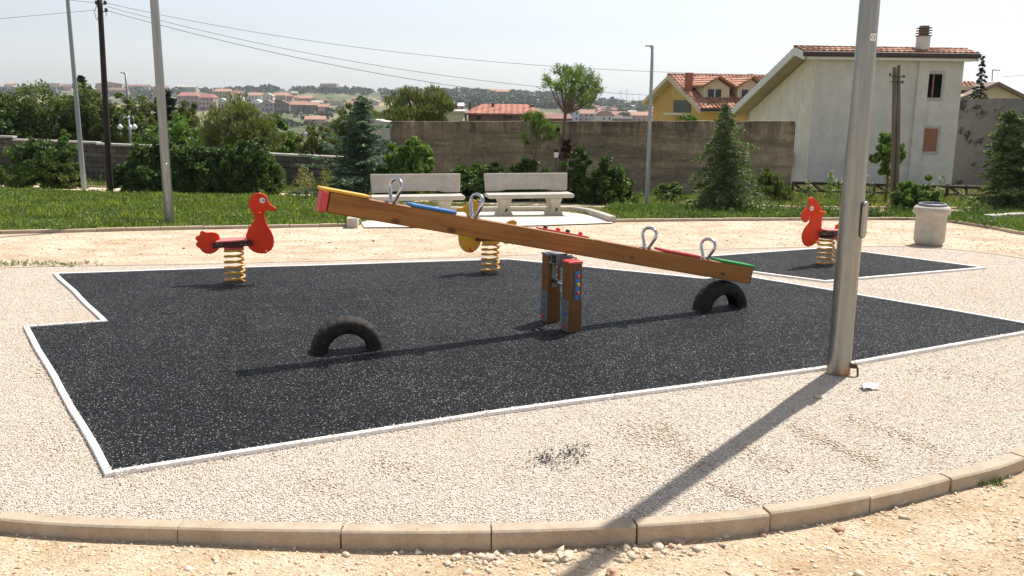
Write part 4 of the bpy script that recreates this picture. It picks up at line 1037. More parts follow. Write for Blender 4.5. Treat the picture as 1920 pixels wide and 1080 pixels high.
# ---- house at far right behind the grey wall
q0 = Q(1803, 185, 62); zgr = T(q0[0], 62)
rh_ = thing('tiled_house', 'low cream house with a shallow gable behind the grey wall at the far right', 'house', (q0[0], 62, zgr), R(-4))
hz_ = q0[2] - zgr; Wr = 4.0; za = Q(1862, 155, 62)[2] - zgr
m_ = MB(); m_.prism([(0, 0, -1), (0, 0, hz_ + .2), (Wr * .52, 0, za - .15), (Wr, 0, hz_ + .2), (Wr, 0, -1)], (0, 8, 0)); 
m_.build('wall', M_['cream'], rh_, (0, 4, 0))
m2_ = MB()
for sg, xa_ in ((-1, -.5), (1, Wr + .55)):
    zl = hz_ - .05 
    vs = [(Wr * .52, -.5, za + .05), (Wr * .52, 8.5, za + .05), (xa_, 8.5, zl), (xa_, -.5, zl)]
    m2_.add(vs + [(v[0], v[1], v[2] - .22) for v in vs], [(0, 1, 2, 3), (7, 6, 5, 4), (0, 3, 7, 4), (1, 5, 6, 2), (2, 6, 7, 3), (0, 4, 5, 1)])
rr__ = m2_.build('roof', plain('brown_fascia', (.20, .15, .11), .85), rh_)
q2 = Q(1805, 153, 63.5) - np.array([q0[0], 62, zgr])
m_ = MB(); m_.box((.4, 4.4, za - .35), (3.4, 6.5, .3)); m_.build('wing', M_['cream'], rh_)
m_ = MB(); tile_sheet(m_, (-1.6, 3.2, za + .1), (1, 0, 0), (0, -.90, -.42), 3.6, 2.6, .25, .4, .07); m_.build('tiles', M_['tiles2'], rr__)
for lb, (ax, ay, yb) in (('tall bent antenna behind the conifer tip at the far right', (1861, 131, 152)),):
    p1 = Q(ax, ay, 64); p0 = Q(ax - 1, yb, 64); m_ = MB(); m_.tube([p0, p1], .03, 6); m_.tube([p1, p1 + np.array([.52, 0, -.03])], .028, 6); tag(m_.build('antenna', M_['wire']), lb, 'antenna')
# ---- red roofed house beyond the wall
def box_house(name, label, px0, px1, yeave, Y, depth, wallmat, roofmat, yridge, hip=True, tiles=True, winpx=(), ovh=.5, rz=0.0):
    a = Q(px0, yeave, Y); b = Q(px1, yeave, Y); zg_ = T((a[0] + b[0]) / 2, Y); W_ = b[0] - a[0]; h_ = (a[2] + b[2]) / 2 - zg_
    t = thing(name, label, 'house', (a[0], Y, zg_), rz)
    MB().box((W_ / 2, depth / 2, (h_ - 2) / 2), (W_, depth, h_ + 2)).build('wall', wallmat, t)
    zr = Q((px0 + px1) / 2, yridge, Y + depth / 2)[2] - zg_
    x0, x1, y0, y1 = -ovh, W_ + ovh, -ovh, depth + ovh; ins = min(depth * .45, W_ * .25) if hip else 0
    vs = [(x0, y0, h_), (x1, y0, h_), (x1, y1, h_), (x0, y1, h_), (x0 + ins, (y0 + y1) / 2, zr), (x1 - ins, (y0 + y1) / 2, zr), (x0, y0, h_ - .18), (x1, y0, h_ - .18), (x1, y1, h_ - .18), (x0, y1, h_ - .18)]
    r_ = MB().add(vs, [(0, 1, 5, 4), (2, 3, 4, 5), (1, 2, 5), (3, 0, 4), (0, 6, 7, 1), (1, 7, 8, 2), (2, 8, 9, 3), (3, 9, 6, 0), (6, 9, 8, 7)]).build('roof', roofmat, t)
    for (u0_, u1_, v0_, v1_, nm) in winpx:
        p = Q(u0_, v1_, Y) - np.array([a[0], Y, zg_]); q_ = Q(u1_, v0_, Y) - np.array([a[0], Y, zg_])
        MB().box(((p[0] + q_[0]) / 2, -.02, (p[2] + q_[2]) / 2), (q_[0] - p[0], .08, q_[2] - p[2])).build('window', M_['glass'], t)
    return t, W_, h_, zr, r_
t, W_, h_, zr, r_ = box_house('farmhouse', 'brown house with a broad faded red hipped roof just beyond the brown wall', 878, 1014, 212.5, 92, 9, plain('brown_plaster', (.20, .13, .11), .9, var=.2, scale=.7), M_['tiles3'], 195, True, winpx=((893, 902, 217, 224, ''), (944, 952, 216, 224, ''), (954, 959, 217, 223, '')))
for px_, y0_, y1_ in ((924, 193, 206), (996, 196, 206), (881, 191, 209)):
    p = Q(px_, y1_, 95) - np.array([t.location[0], 92, t.location[2]]); q_ = Q(px_, y0_, 95) - np.array([t.location[0], 92, t.location[2]])
    MB().box((p[0], 3, (p[2] + q_[2]) / 2 - .3), (.28, .28, q_[2] - p[2] + .6)).build('chimney', plain('dark_chimney', (.12, .08, .07), .9), t, bevel=.03)
t, W_, h_, zr, r_ = box_house('low_shed', 'low dark shed roof sloping right of the red roofed house', 1018, 1062, 222, 84, 6, M_['brick'], plain('rusty_roof', (.20, .09, .07), .8, var=.3), 213, False)
t, *_ = box_house('flat_roofed_house', 'cream blank-walled house between the feathery tree and the red roofed house', 828, 868, 208, 88, 7, plain('beige_plaster', (.55, .50, .38), .9), plain('grey_roof', (.45, .43, .40), .8), 205, False, ovh=.2)

# ================================================================== FENCE
fy0 = Q(1487, 343, 26.6); fy1 = Q(1838, 347, 26.0)
ft = thing('rail_fence', 'dark wooden rail fence with slanting braces in front of the white house', 'fence', (fy0[0], fy0[1], T(0, 26.5)))
F1 = fy1 - fy0; zb_ = T(0, 26.5)
def fp_(u, z): return (F1[0] * u, F1[1] * u, z)
topz = fy0[2] - zb_; 
MB().tube([fp_(0, topz), fp_(.33, topz + .01), fp_(.66, topz - .01), fp_(1.0, topz - .03)], .045, 8).build('top_rail', M_['fence'], ft)
MB().tube([fp_(0, .22), fp_(1.0, .20)], .03, 8).build('low_rail', M_['fence'], ft)
ups = [0, .09, .21, .335, .44, .56, .70, .83, .93]
for i, u in enumerate(ups): MB().tube([fp_(u, -.2), fp_(u, topz + .05)], .05 if i % 2 else .04, 8).build('post', M_['fence'], ft)
for i in range(0, 8, 1):
    u0_, u1_ = ups[i], ups[i + 1]
    MB().tube([fp_(u0_ + .005, topz - .02), fp_(u1_ - .01, .15)], .032, 6).build('brace', M_['fence'], ft)

# ================================================================== VEGETATION
def rot_basis(rng, n, up=0.0):
    a = rng.normal(size=(n, 3)); a[:, 2] += up; a /= np.linalg.norm(a, axis=1)[:, None]
    b = rng.normal(size=(n, 3)); b -= a * (a * b).sum(1)[:, None]; b /= np.linalg.norm(b, axis=1)[:, None]
    return a, b
def leaves(cen, ax, side, L, W):
    L = L[:, None]; W = W[:, None]
    return np.stack([cen - ax * L / 2, cen + side * W / 2, cen + ax * L / 2, cen - side * W / 2], 1)
def clump_leaves(rng, centers, cr_, per, L, W, up=.0, flat=.8, axis_up=0.0):
    K = len(centers); n = K * per
    c = np.repeat(centers, per, 0); cr_ = np.repeat(cr_, per)
    d = rng.normal(size=(n, 3)); d /= np.linalg.norm(d, axis=1)[:, None]
    r_ = cr_ * rng.uniform(.25, 1, n) ** .6
    p = c + d * r_[:, None] * np.array([1, 1, flat])
    a, b = rot_basis(rng, n)
    a = a + d * .6; a[:, 2] += axis_up; a /= np.linalg.norm(a, axis=1)[:, None]
    b -= a * (a * b).sum(1)[:, None]; b /= np.linalg.norm(b, axis=1)[:, None]
    s = rng.uniform(.6, 1.3, n)
    return leaves(p, a, b, L * s, W * s)
def ell_clumps(rng, K, rad, hollow=.45, zmin=-1.0, lobes=6, amp=.25):
    d = rng.normal(size=(K * 3, 3)); d /= np.linalg.norm(d, axis=1)[:, None]; d = d[d[:, 2] > zmin][:K]
    L = rng.normal(size=(lobes, 3)); L /= np.linalg.norm(L, axis=1)[:, None]
    m = 1 - amp + amp * 1.6 * np.max(np.clip(d @ L.T, 0, 1) ** 3, axis=1)
    r_ = (hollow + (1 - hollow) * rng.uniform(0, 1, len(d)) ** .5) * m
    return d * r_[:, None] * np.array(rad)
def limbs(mb, base, targets, r0_, rng, n=9):
    idx = rng.choice(len(targets), min(n, len(targets)), replace=False)
    for i in idx:
        t_ = np.array(targets[i]); m = base + (t_ - base) * .5 + np.array([0, 0, .08 * np.linalg.norm(t_ - base)])
        mb.tube([base, m, t_], [r0_ * .5, r0_ * .33, r0_ * .12], 6, caps=False)
def broad_tree(name, label, cx, ytop, ybot, wpx, Y, mat, cat='tree', seed=0, K=90, per=80, L=.11, W=.06, clump=.28, trunk=True, group=None, ground=None, lobes=7, amp=.3, axis_up=0.0, zmin=-1.0, trunk_mat='bark', hollow=.4, depth=.85, flat=.8, part='crown', thin=1.0):
    rng = np.random.default_rng(seed + 11)
    b = Q(cx, ybot, Y); tp = Q(cx, ytop, Y); zg_ = T(b[0], Y) if ground is None else ground
    rz = (tp[2] - b[2]) / 2; rx = wpx / 2 * Y / FPX; cz = (tp[2] + b[2]) / 2 - zg_
    t = thing(name, label, cat, (b[0], Y, zg_), 0, group)
    cl = ell_clumps(rng, K, (rx * .92, rx * depth, rz * .92), hollow, zmin, lobes, amp) + np.array([0, 0, cz])
    cs = clump * min(rx, rz) * rng.uniform(.6, 1.25, len(cl))
    V_ = clump_leaves(rng, cl, cs, per, L, W, flat=flat, axis_up=axis_up)
    fast_mesh(part, V_, 4, mat, t)
    if trunk:
        m_ = MB(); r0_ = max(.04, .05 * (cz + rz)) * thin; m_.tube([(0, 0, -.3), (0.03, 0, max(.1, (cz - rz) * .6)), (0, 0, max(.25, cz - rz * .3)), (0.02, 0, cz + rz * .4)], [r0_ * 1.3, r0_, r0_ * .8, r0_ * .25], 8)
        limbs(m_, np.array([0, 0, max(.2, cz - rz * .35)]), cl, r0_, rng, 14); m_.build('trunk', M_[trunk_mat], t)
    return t
LD = LM
# tall growth beyond the block wall (left)
BG = 'trees beyond the block wall'
def bt(label, cx, yt, yb, wp, Y, mat, **k):
    kk = dict(clump=.19, lobes=10, amp=.36, hollow=.35); kk.update(k); kk['K'] = int(kk['K'] * 1.6)
    if 'axis_up' not in kk: kk['L'] *= .8; kk['W'] *= .85; kk['per'] = int(kk['per'] * 1.25)
    return broad_tree('tree', label, cx, yt - 1, yb + 45, wp * 1.24, Y, LD[mat], group=BG, **kk)
bt('dark bushy tree cut by the left edge of the picture', 8, 182, 300, 110, 43, 'dark', seed=1, K=90, per=70, L=.22, W=.12)
bt('tall leafy olive-green tree left of the slim grey pole, its top above the far houses', 88, 156, 300, 118, 44, 'olive', seed=2, K=150, per=80, L=.18, W=.09, clump=.22)
bt('olive-green tree between the slim grey pole and the dark utility pole', 172, 162, 300, 100, 44, 'olive', seed=3, K=120, per=80, L=.18, W=.09, clump=.22)
bt('small olive-green tree right of the dark utility pole', 222, 178, 300, 72, 43, 'olive', seed=4, K=90, per=70, L=.17, W=.09)
bt('grey-green tree behind the three-armed globe lamp', 272, 170, 290, 70, 52, 'willow', seed=5, K=80, per=80, L=.22, W=.10)
bt('grey-green feathery tree right of the left steel pole', 352, 192, 285, 62, 46, 'willow', seed=6, K=80, per=90, L=.24, W=.05, axis_up=1.2)
bt('broad yellowish feathery tree in the middle of the row beyond the block wall', 452, 188, 300, 120, 38, 'willow', seed=7, K=130, per=110, L=.24, W=.04, axis_up=1.3, clump=.25)
bt('bright green tree in front of the feathery one, right of the left steel pole', 338, 222, 300, 92, 40, 'bright', seed=8, K=90, per=80, L=.17, W=.10)
bt('low bright green tree beside the globe lamp at the left', 290, 224, 300, 60, 41, 'bright', seed=9, K=60, per=70, L=.17, W=.10)
bt('round fresh-green tree right of the broad feathery one', 534, 217, 295, 62, 42, 'bright', seed=10, K=70, per=80, L=.20, W=.12)
bt('low feathery shrub-tree under the second globe lamp', 600, 232, 300, 72, 38, 'willow', seed=11, K=60, per=90, L=.2, W=.04, axis_up=1.2)
bt('tall feathery tree with spiky tops behind the left end of the brown wall', 782, 171, 245, 110, 46, 'willow', seed=12, K=110, per=110, L=.30, W=.05, axis_up=1.6, clump=.24, amp=.45)
bt('feathery tree behind the blue-green cedar', 672, 186, 260, 80, 44, 'willow', seed=13, K=70, per=90, L=.26, W=.05, axis_up=1.4)
for k_, (cx_, yt_, w_, Y_, mt_) in enumerate(((-90, 176, 120, 44, 'olive'), (-210, 168, 130, 45, 'dark'), (-340, 172, 130, 46, 'olive'))):
    bt(('olive-green tree left of the dark bushy tree, beyond the block wall', 'dark tree between two olive-green trees, beyond the block wall', 'leftmost olive-green tree of the row beyond the block wall')[k_], cx_, yt_, 300, w_, Y_, mt_, seed=90 + k_, K=60, per=60, L=.22, W=.12)
# shrubs in front of the walls
SG = 'shrubs along the walls'
def sh(label, cx, yt, yb, wp, Y, mat, **k):
    kk = dict(K=70, per=110, L=.10, W=.055, zmin=-.85, clump=.20, hollow=.3, lobes=11, amp=.42, thin=.45); kk.update(k); kk['K'] = int(kk['K'] * 1.35)
    return broad_tree('shrub', label, cx, yt - 2, yb + 26, wp * 1.12, Y, LD[mat], cat='shrub', group=SG, part='foliage', trunk_mat='bark', **kk)
sh('spreading shrub on the left lawn edge, left of the slim grey pole', 82, 268, 352, 130, 29.5, 'dark', seed=21, K=110)
sh('leafy shoot rising above the block wall at the far left', 122, 243, 285, 34, 30.5, 'bright', seed=22, K=26, per=60)
sh('dry bushy shrub touching the left edge of the picture', 4, 300, 352, 50, 30, 'olive', seed=23, K=40)
sh('large dark shrub around the left steel pole', 290, 262, 358, 108, 26.3, 'dark', seed=24, K=120, per=90)
sh('tallest of the dark shrubs, between the left steel pole and the duck head', 385, 250, 362, 118, 26.5, 'dark', seed=25, K=130, per=90)
sh('dark leafy shrub directly behind the red duck head', 482, 262, 366, 100, 25.6, 'dark', seed=26, K=120, per=90)
sh('dark filling shrub right behind the left steel pole', 336, 272, 362, 90, 26.9, 'dark', seed=38, K=90)
sh('dark shrub filling the gap between the tallest shrub and the duck head', 436, 266, 364, 92, 26.2, 'dark', seed=39, K=95)
sh('low dark shrub right of the dark utility pole', 248, 296, 358, 56, 26.8, 'dark', seed=40, K=50)
sh('low spreading shrub at the foot of the block wall beside the slim grey pole', 130, 306, 354, 66, 29.3, 'olive', seed=44, K=50)
sh('fresh green shrub at the foot of the brown wall, left of the left bench', 768, 256, 366, 88, 23.8, 'bright', seed=27, K=80, L=.12, W=.06)
sh('low dark shrub between the cedar and the left bench', 735, 300, 372, 70, 23.6, 'dark', seed=28, K=70)
sh('dark shrub behind the left bench', 868, 305, 376, 88, 23.4, 'dark', seed=29, K=80)
sh('low shrub seen between the two benches', 930, 300, 378, 60, 23.0, 'dark', seed=30, K=60)
sh('dark shrub behind the right bench', 985, 290, 378, 66, 23.6, 'dark', seed=31, K=70)
sh('dense shrub right of the pine trunk', 1082, 290, 384, 64, 22.6, 'dark', seed=32, K=80)
sh('arching shrub right of the right bench, against the brown wall', 1142, 305, 385, 86, 22.4, 'dark', seed=33, K=90)
sh('wispy grey-green bush at the right end of the brown wall', 1442, 322, 384, 72, 22.8, 'olive', seed=34, K=50, L=.13, W=.03, axis_up=1.2)
sh('small bright bush at the foot of the twin wooden poles', 1712, 334, 403, 66, 19.6, 'bright', seed=35, K=70, L=.09, W=.05)
sh('low weedy bush left of the right cedar', 1262, 345, 386, 60, 22.6, 'weed', seed=36, K=40)
sh('small leafy bush behind the top of the brown wall left of the yellow house', 1292, 213, 232, 36, 29, 'bright', seed=37, K=24, per=50, trunk=False, L=.1, W=.05)
# small broadleaf tree near twin posts
t = broad_tree('young_tree', 'young broad-leaved tree left of the twin wooden poles, against the white house', 1663, 252, 330, 62, 24, LD['bright'], seed=41, K=40, per=40, L=.13, W=.11, clump=.26, lobes=8, amp=.5, hollow=.2, thin=.3)
def cedar(name, label, cx, ytop, basepx, wpx, Y, mat, seed, nb=110, pts=10, per=14, lean=0, droop=.25, L=.10, W=.03, Hbare=.04, power=.8, rise=.28, spread=.26, pexp=1.0):
    rng = np.random.default_rng(seed); b = Q(basepx[0], basepx[1], Y); tp = Q(cx, ytop, Y); zg_ = T(b[0], Y); H = tp[2] - zg_; Lm = wpx / 2 * Y / FPX
    t = thing(name, label, 'tree', (b[0], Y, zg_)); dx = tp[0] - b[0]
    m_ = MB(); m_.tube([(dx * u, 0, H * u - .05) for u in (-.02, .3, .6, .85, .98)], [.055 * H / 3 + .02, .04 * H / 3 + .012, .025 * H / 3 + .01, .012, .005], 8)
    C_, A_, B_, LL = [], [], [], []
    for i in range(nb):
        u = Hbare + (1 - Hbare) * ((i + rng.uniform(0, 1)) / nb) ** pexp; az = i * 2.4 + rng.uniform(-.4, .4)
        ln = Lm * ((1 - u) ** power * .95 + .05) * rng.choice([rng.uniform(.45, .8), rng.uniform(.8, 1.3)]); z0 = H * u
        d = np.array([math.cos(az), math.sin(az), 0]); s_ = np.array([-d[1], d[0], 0]); P_ = []; bend = rng.normal(0, .12, 3)
        for k in range(pts + 1):
            v = k / pts; P_.append(np.array([dx * u, 0, z0]) + d * ln * v + np.array([0, 0, ln * (rise * v - droop * v * v * 2.0)]) + bend * v * v * ln)
        if i % 2 == 0: m_.tube([P_[0], P_[pts // 2], P_[-1]], [.018, .010, .003], 5, caps=False)
        for k in range(1, pts + 1):
            v = k / pts; wd = ln * spread * math.sin(math.pi * (.15 + .8 * v)) + .03
            n = int(per * (.5 + ln / Lm * .9) * (1 if u < .7 or pexp == 1 else .55)); q = rng.uniform(-1, 1, n)
            c = P_[k][None, :] + s_[None, :] * (q * wd)[:, None] + d[None, :] * (rng.normal(0, .5, n) * ln / pts + np.abs(q) * wd * .35)[:, None]
            c[:, 2] += rng.normal(0, .018, n) - np.abs(q) * wd * .22
            a = s_[None, :] * (np.sign(q) * rng.uniform(.2, 1.1, n))[:, None] + d[None, :] * rng.uniform(.3, 1.2, n)[:, None] + rng.normal(0, .35, (n, 3)); a /= np.linalg.norm(a, axis=1)[:, None]
            bb = rng.normal(size=(n, 3)); bb[:, 2] += .0; bb -= a * (a * bb).sum(1)[:, None]; bb /= np.linalg.norm(bb, axis=1)[:, None]
            C_.append(c); A_.append(a); B_.append(bb)
    c = np.concatenate(C_); a = np.concatenate(A_); bb = np.concatenate(B_); s = rng.uniform(.6, 1.3, len(c))
    fast_mesh('foliage', leaves(c, a, bb, L * s, W * s), 4, mat, t); m_.build('trunk', M_['bark'], t)
    return t
cedar('cedar', 'spreading blue-green cedar at the left end of the brown wall', 680, 182, (668, 372), 216, 24.5, LD['cedar'], 51, nb=104, pts=13, per=15, pexp=1.2, power=.8, L=.13, W=.032, droop=.10, rise=.30, spread=.24)
cedar('cedar', 'feathery green cedar standing before the right part of the brown wall', 1362, 196, (1356, 402), 206, 19.8, LD['cedarg'], 52, nb=96, pts=13, per=15, pexp=1.35, power=1.0, L=.11, W=.026, droop=.36, rise=.34, spread=.24)
cedar('conifer', 'dense dark conifer cut by the right edge of the picture', 1898, 208, (1905, 402), 140, 21.5, LD['cedarg'], 53, nb=150, pts=12, per=22, power=.55, L=.10, W=.03, droop=.2, spread=.32)
cedar('spruce', 'narrow dark spruce tip in front of the far right house', 1843, 105, (1840, 260), 96, 50, LD['cypress'], 54, nb=74, pts=9, per=10, power=.85, L=.2, W=.06, droop=.35, spread=.14)
cedar('fir', 'dark conifer tip above the trees between the slim grey pole and the utility pole', 152, 143, (152, 300), 120, 56, LD['cypress'], 55, nb=110, pts=9, per=16, power=.8, L=.3, W=.09, droop=.15)
cedar('fir', 'dark conifer behind the left steel pole', 310, 172, (308, 300), 150, 54, LD['cypress'], 56, nb=130, pts=9, per=20, power=.7, L=.3, W=.1, droop=.12)
# umbrella pine
def pine(name, label, base, Y, trunk_px, tufts, seed, mat, needle=.17, nper=70, tr=.075, group=None):
    rng = np.random.default_rng(seed); b = Q(base[0], base[1], Y); zg_ = T(b[0], Y); O = np.array([b[0], Y, zg_])
    t = thing(name, label, 'tree', tuple(O)); m_ = MB()
    tp = [Q(x, y, Y) - O for x, y in trunk_px]; tp[0][2] = -.2
    m_.tube(tp, [lerp(tr, tr * .55, i / (len(tp) - 1)) for i in range(len(tp))], 10)
    V_ = []; fork = tp[-1]
    for (x, y, rpx) in tufts:
        c = Q(x, y, Y) - O; rr_ = rpx * Y / FPX; c[1] += rng.uniform(-1, 1) * .55 * tr / .075
        mid = fork + (c - fork) * .5 + np.array([0, 0, -.10]); m_.tube([fork, mid, c], [tr * .35, tr * .22, .012], 6, caps=False)
        k = max(4, int(9 * (rpx / 12) ** 1.6)); sub = c + rng.normal(size=(k, 3)) * rr_ * .52
        for s_ in sub:
            if rng.uniform() < .5: m_.tube([c, s_], [.012, .006], 5, caps=False)
            n = nper; d = rng.normal(size=(n, 3)); d[:, 2] += .75; d /= np.linalg.norm(d, axis=1)[:, None]
            Ls = needle * rng.uniform(.6, 1.2, n); ce = s_ + d * (Ls * .5)[:, None] + rng.normal(size=(n, 3)) * .035
            sd_ = rng.normal(size=(n, 3)); sd_ -= d * (d * sd_).sum(1)[:, None]; sd_ /= np.linalg.norm(sd_, axis=1)[:, None]
            V_.append(leaves(ce, d, sd_, Ls, np.full(n, .017)))
    fast_mesh('crown', np.concatenate(V_), 4, mat, t); m_.build('trunk', M_['pbark'], t); return t
pine('stone_pine', 'tall pine with an open round crown rising above the brown wall', (1048, 372), 24.0, [(1046, 375), (1050, 320), (1057, 260), (1060, 213)],
     [(1024, 146, 9), (1030, 158, 9), (1041, 168, 9), (1052, 138, 12), (1062, 132, 11), (1072, 142, 13), (1060, 152, 14), (1076, 158, 13), (1048, 156, 10), (1090, 145, 12), (1102, 142, 9), (1110, 150, 11), (1100, 158, 13), (1118, 162, 10), (1108, 170, 12), (1122, 172, 7), (1092, 170, 13), (1104, 184, 11), (1094, 190, 9), (1080, 176, 10), (1064, 168, 11), (1054, 172, 8), (1070, 180, 7), (1112, 182, 7), (1084, 134, 8)], 61, LD['pine'], nper=34, needle=.13)
pine('small_pine', 'small leaning pine against the brown wall, left of the tall pine', (1000, 375), 24.3, [(1000, 376), (1000, 330), (1004, 290), (1008, 262)],
     [(992, 222, 7), (1002, 219, 8), (1012, 222, 8), (1022, 230, 8), (1030, 242, 8), (1040, 248, 7), (1036, 256, 6), (1010, 232, 7), (1018, 242, 6), (1006, 250, 5), (986, 265, 7), (1044, 240, 6), (1026, 258, 6), (1000, 236, 5)], 62, LD['pine'], needle=.13, nper=60, tr=.035)
t = broad_tree('plum_tree', 'thin dark red-leaved plum tree wound around the pine trunk', 1058, 238, 318, 34, 23.7, LD['plum'], seed=63, K=26, per=26, L=.09, W=.06, clump=.22, hollow=.1, amp=.6)
st_b = Q(1040, 372, 23.2)
t = thing('stake', 'grey tree stake with a white top behind the right bench', 'stake', (st_b[0], 23.2, T(0, 23.2)))
zt = Q(1043, 292, 23.2)[2] - T(0, 23.2)
MB().tube([(0, 0, -.1), (.02, 0, zt)], .045, 8).build('post', M_['greywood'], t); MB().box((.02, -.01, zt + .02), (.11, .08, .13)).build('cap', M_['eye'], t, bevel=.01)
for i, (px_, yt) in enumerate(((1012, 330), (1000, 352), (1064, 348), (1082, 352), (1022, 345), (970, 350))):
    pass

# ---- grass and weeds
def in_poly(P, poly):
    x, y = P[:, 0], P[:, 1]; ins = np.zeros(len(P), bool); n = len(poly)
    for i in range(n):
        x0, y0 = poly[i]; x1, y1 = poly[(i + 1) % n]
        c = ((y0 > y) != (y1 > y)) & (x < (x1 - x0) * (y - y0) / ((y1 - y0) + 1e-12) + x0); ins ^= c
    return ins
def Tv(x, y): return np.where(y > 8, -0.0097 * np.clip(y - 8, 0, None) ** 1.5, 0)
def grass(name, poly, n, h, wd, mat, label, seed, patch=1.0, pfreq=1.2, hvar=.5, near=None, cat='grass'):
    rng = np.random.default_rng(seed); poly = [tuple(map(float, p[:2])) for p in poly]
    xs_ = [p[0] for p in poly]; ys_ = [p[1] for p in poly]
    P_ = np.stack([rng.uniform(min(xs_), max(xs_), n * 3), rng.uniform(min(ys_), max(ys_), n * 3)], 1); P_ = P_[in_poly(P_, poly)]
    nz = np.sin(P_[:, 0] * pfreq * 2.1 + 1.3 * np.sin(P_[:, 1] * pfreq * 1.7)) * .5 + .5 * np.sin(P_[:, 1] * pfreq * 3.3 + P_[:, 0] * pfreq)
    nz += .6 * np.sin(P_[:, 0] * pfreq * 7.3 + P_[:, 1] * 5.1 * pfreq)
    keep = rng.uniform(0, 1, len(P_)) < np.clip(.75 + .35 * nz * patch, .05, 1); P_ = P_[keep][:n]; nz = nz[keep][:n]; n = len(P_)
    z = Tv(P_[:, 0], P_[:, 1]); hh = h * (1 + .35 * nz * patch) * rng.uniform(1 - hvar, 1 + hvar, n); hh = np.clip(hh, .02, None)
    a = rng.uniform(0, 2 * math.pi, n); dx = np.cos(a) * wd * rng.uniform(.6, 1.4, n); dy = np.sin(a) * wd
    lean = rng.normal(0, .35, (n, 2)) * hh[:, None]
    b0 = np.stack([P_[:, 0] - dx / 2, P_[:, 1] - dy / 2, z], 1); b1 = np.stack([P_[:, 0] + dx / 2, P_[:, 1] + dy / 2, z], 1)
    tp = np.stack([P_[:, 0] + lean[:, 0], P_[:, 1] + lean[:, 1], z + hh], 1)
    o = fast_mesh(name, np.stack([b0, b1, tp], 1), 3, mat); tag(o, label, cat, kind='stuff'); return o
LP = [(p[0], p[1] + .10) for p in lawn_front] + [(-2.75, 16.1), (-2.6, 18.5), (-2.6, 21.6), (-3.2, 22.9)] + list(lawn_back)
grass('grass', LP, 150000, .062, .024, LM['grass'], 'lush green grass of the left lawn', 71, pfreq=.8, patch=.45)
grass('grass', LP, 26000, .10, .030, LM['lawnweed'], 'broad-leaved yellowish weeds scattered in the left lawn', 72, patch=1.1)
def clover(poly, n, label, seed, mat, h=.09, sz=.045):
    rng = np.random.default_rng(seed); poly = [tuple(map(float, p[:2])) for p in poly]
    P_ = np.stack([rng.uniform(min(p[0] for p in poly), max(p[0] for p in poly), n * 3), rng.uniform(min(p[1] for p in poly), max(p[1] for p in poly), n * 3)], 1)
    P_ = P_[in_poly(P_, poly)]; nz = np.sin(P_[:, 0] * 2.3 + np.sin(P_[:, 1] * 1.9)) + np.sin(P_[:, 1] * 4.1 - P_[:, 0] * 1.7) + rng.normal(0, .7, len(P_))
    P_ = P_[nz > -.1][:n]; m = len(P_); a, b = rot_basis(rng, m); s = rng.uniform(.5, 1.3, m) * sz
    hh = h * (1 + .5 * np.sin(P_[:, 0] * 3.1) * np.sin(P_[:, 1] * 2.7))
    c = np.stack([P_[:, 0], P_[:, 1], Tv(P_[:, 0], P_[:, 1]) + rng.uniform(.02, 1, m) * hh], 1)
    tag(fast_mesh('clover', leaves(c, a, b, s, s * .8), 4, mat), label, 'weeds', kind='stuff')
clover(LP, 90000, 'clover and broad-leaved ground cover in the left lawn', 171, LM['weed'])
RPg = [(p[0], p[1] + .1) for p in lr_front] + list(lr_back) + [(2.0, 20.3)]
grass('grass', RPg, 60000, .08, .020, LM['grass'], 'rough green grass strip on the right', 73, patch=.9, pfreq=1.1)
grass('grass', RPg, 12000, .13, .02, LM['weed'], 'darker weeds in the right grass strip', 74, patch=1.2)
grass('grass', [(2.2, 17.6), (2.0, 20.4), (-2.4, 21.8), (-2.5, 18.9), (-1.5, 19.4), (1.0, 19.5)], 9000, .07, .02, LM['drygrass'], 'thin dry grass behind the bench slab', 75)
clover(RPg, 50000, 'broad-leaved ground cover in the right grass strip', 172, LM['weed'], .11)
def bank(x): return float(np.interp(x, [-24, -11.3, -5.6, 3, 11.8, 20], [36.5, 29.3, 26.1, 21.8, 21.6, 21.8]))
bxs = [-24, -18, -11, -5.6, -1, 3, 7, 11.8, 20]
bp1 = [(x, bank(x)) for x in bxs] + [(20, 27.5), (13, 26.5), (9, 26.8), (-4, 27.3), (-5.5, 30), (-11, 33.3), (-22, 39.5)]
grass('grass', bp1, 90000, .10, .035, LM['grass'], 'green grass on the bank beyond the path', 76, patch=1.0, pfreq=.6)
grass('grass', bp1, 22000, .15, .03, LM['drygrass'], 'tall dry grass on the bank beyond the path', 77, patch=1.3, pfreq=.5)
grass('grass', [(9, 40), (9, 27.5), (24, 27.5), (24, 45)], 30000, .16, .05, LM['drygrass'], 'dry grass below the white house', 78)
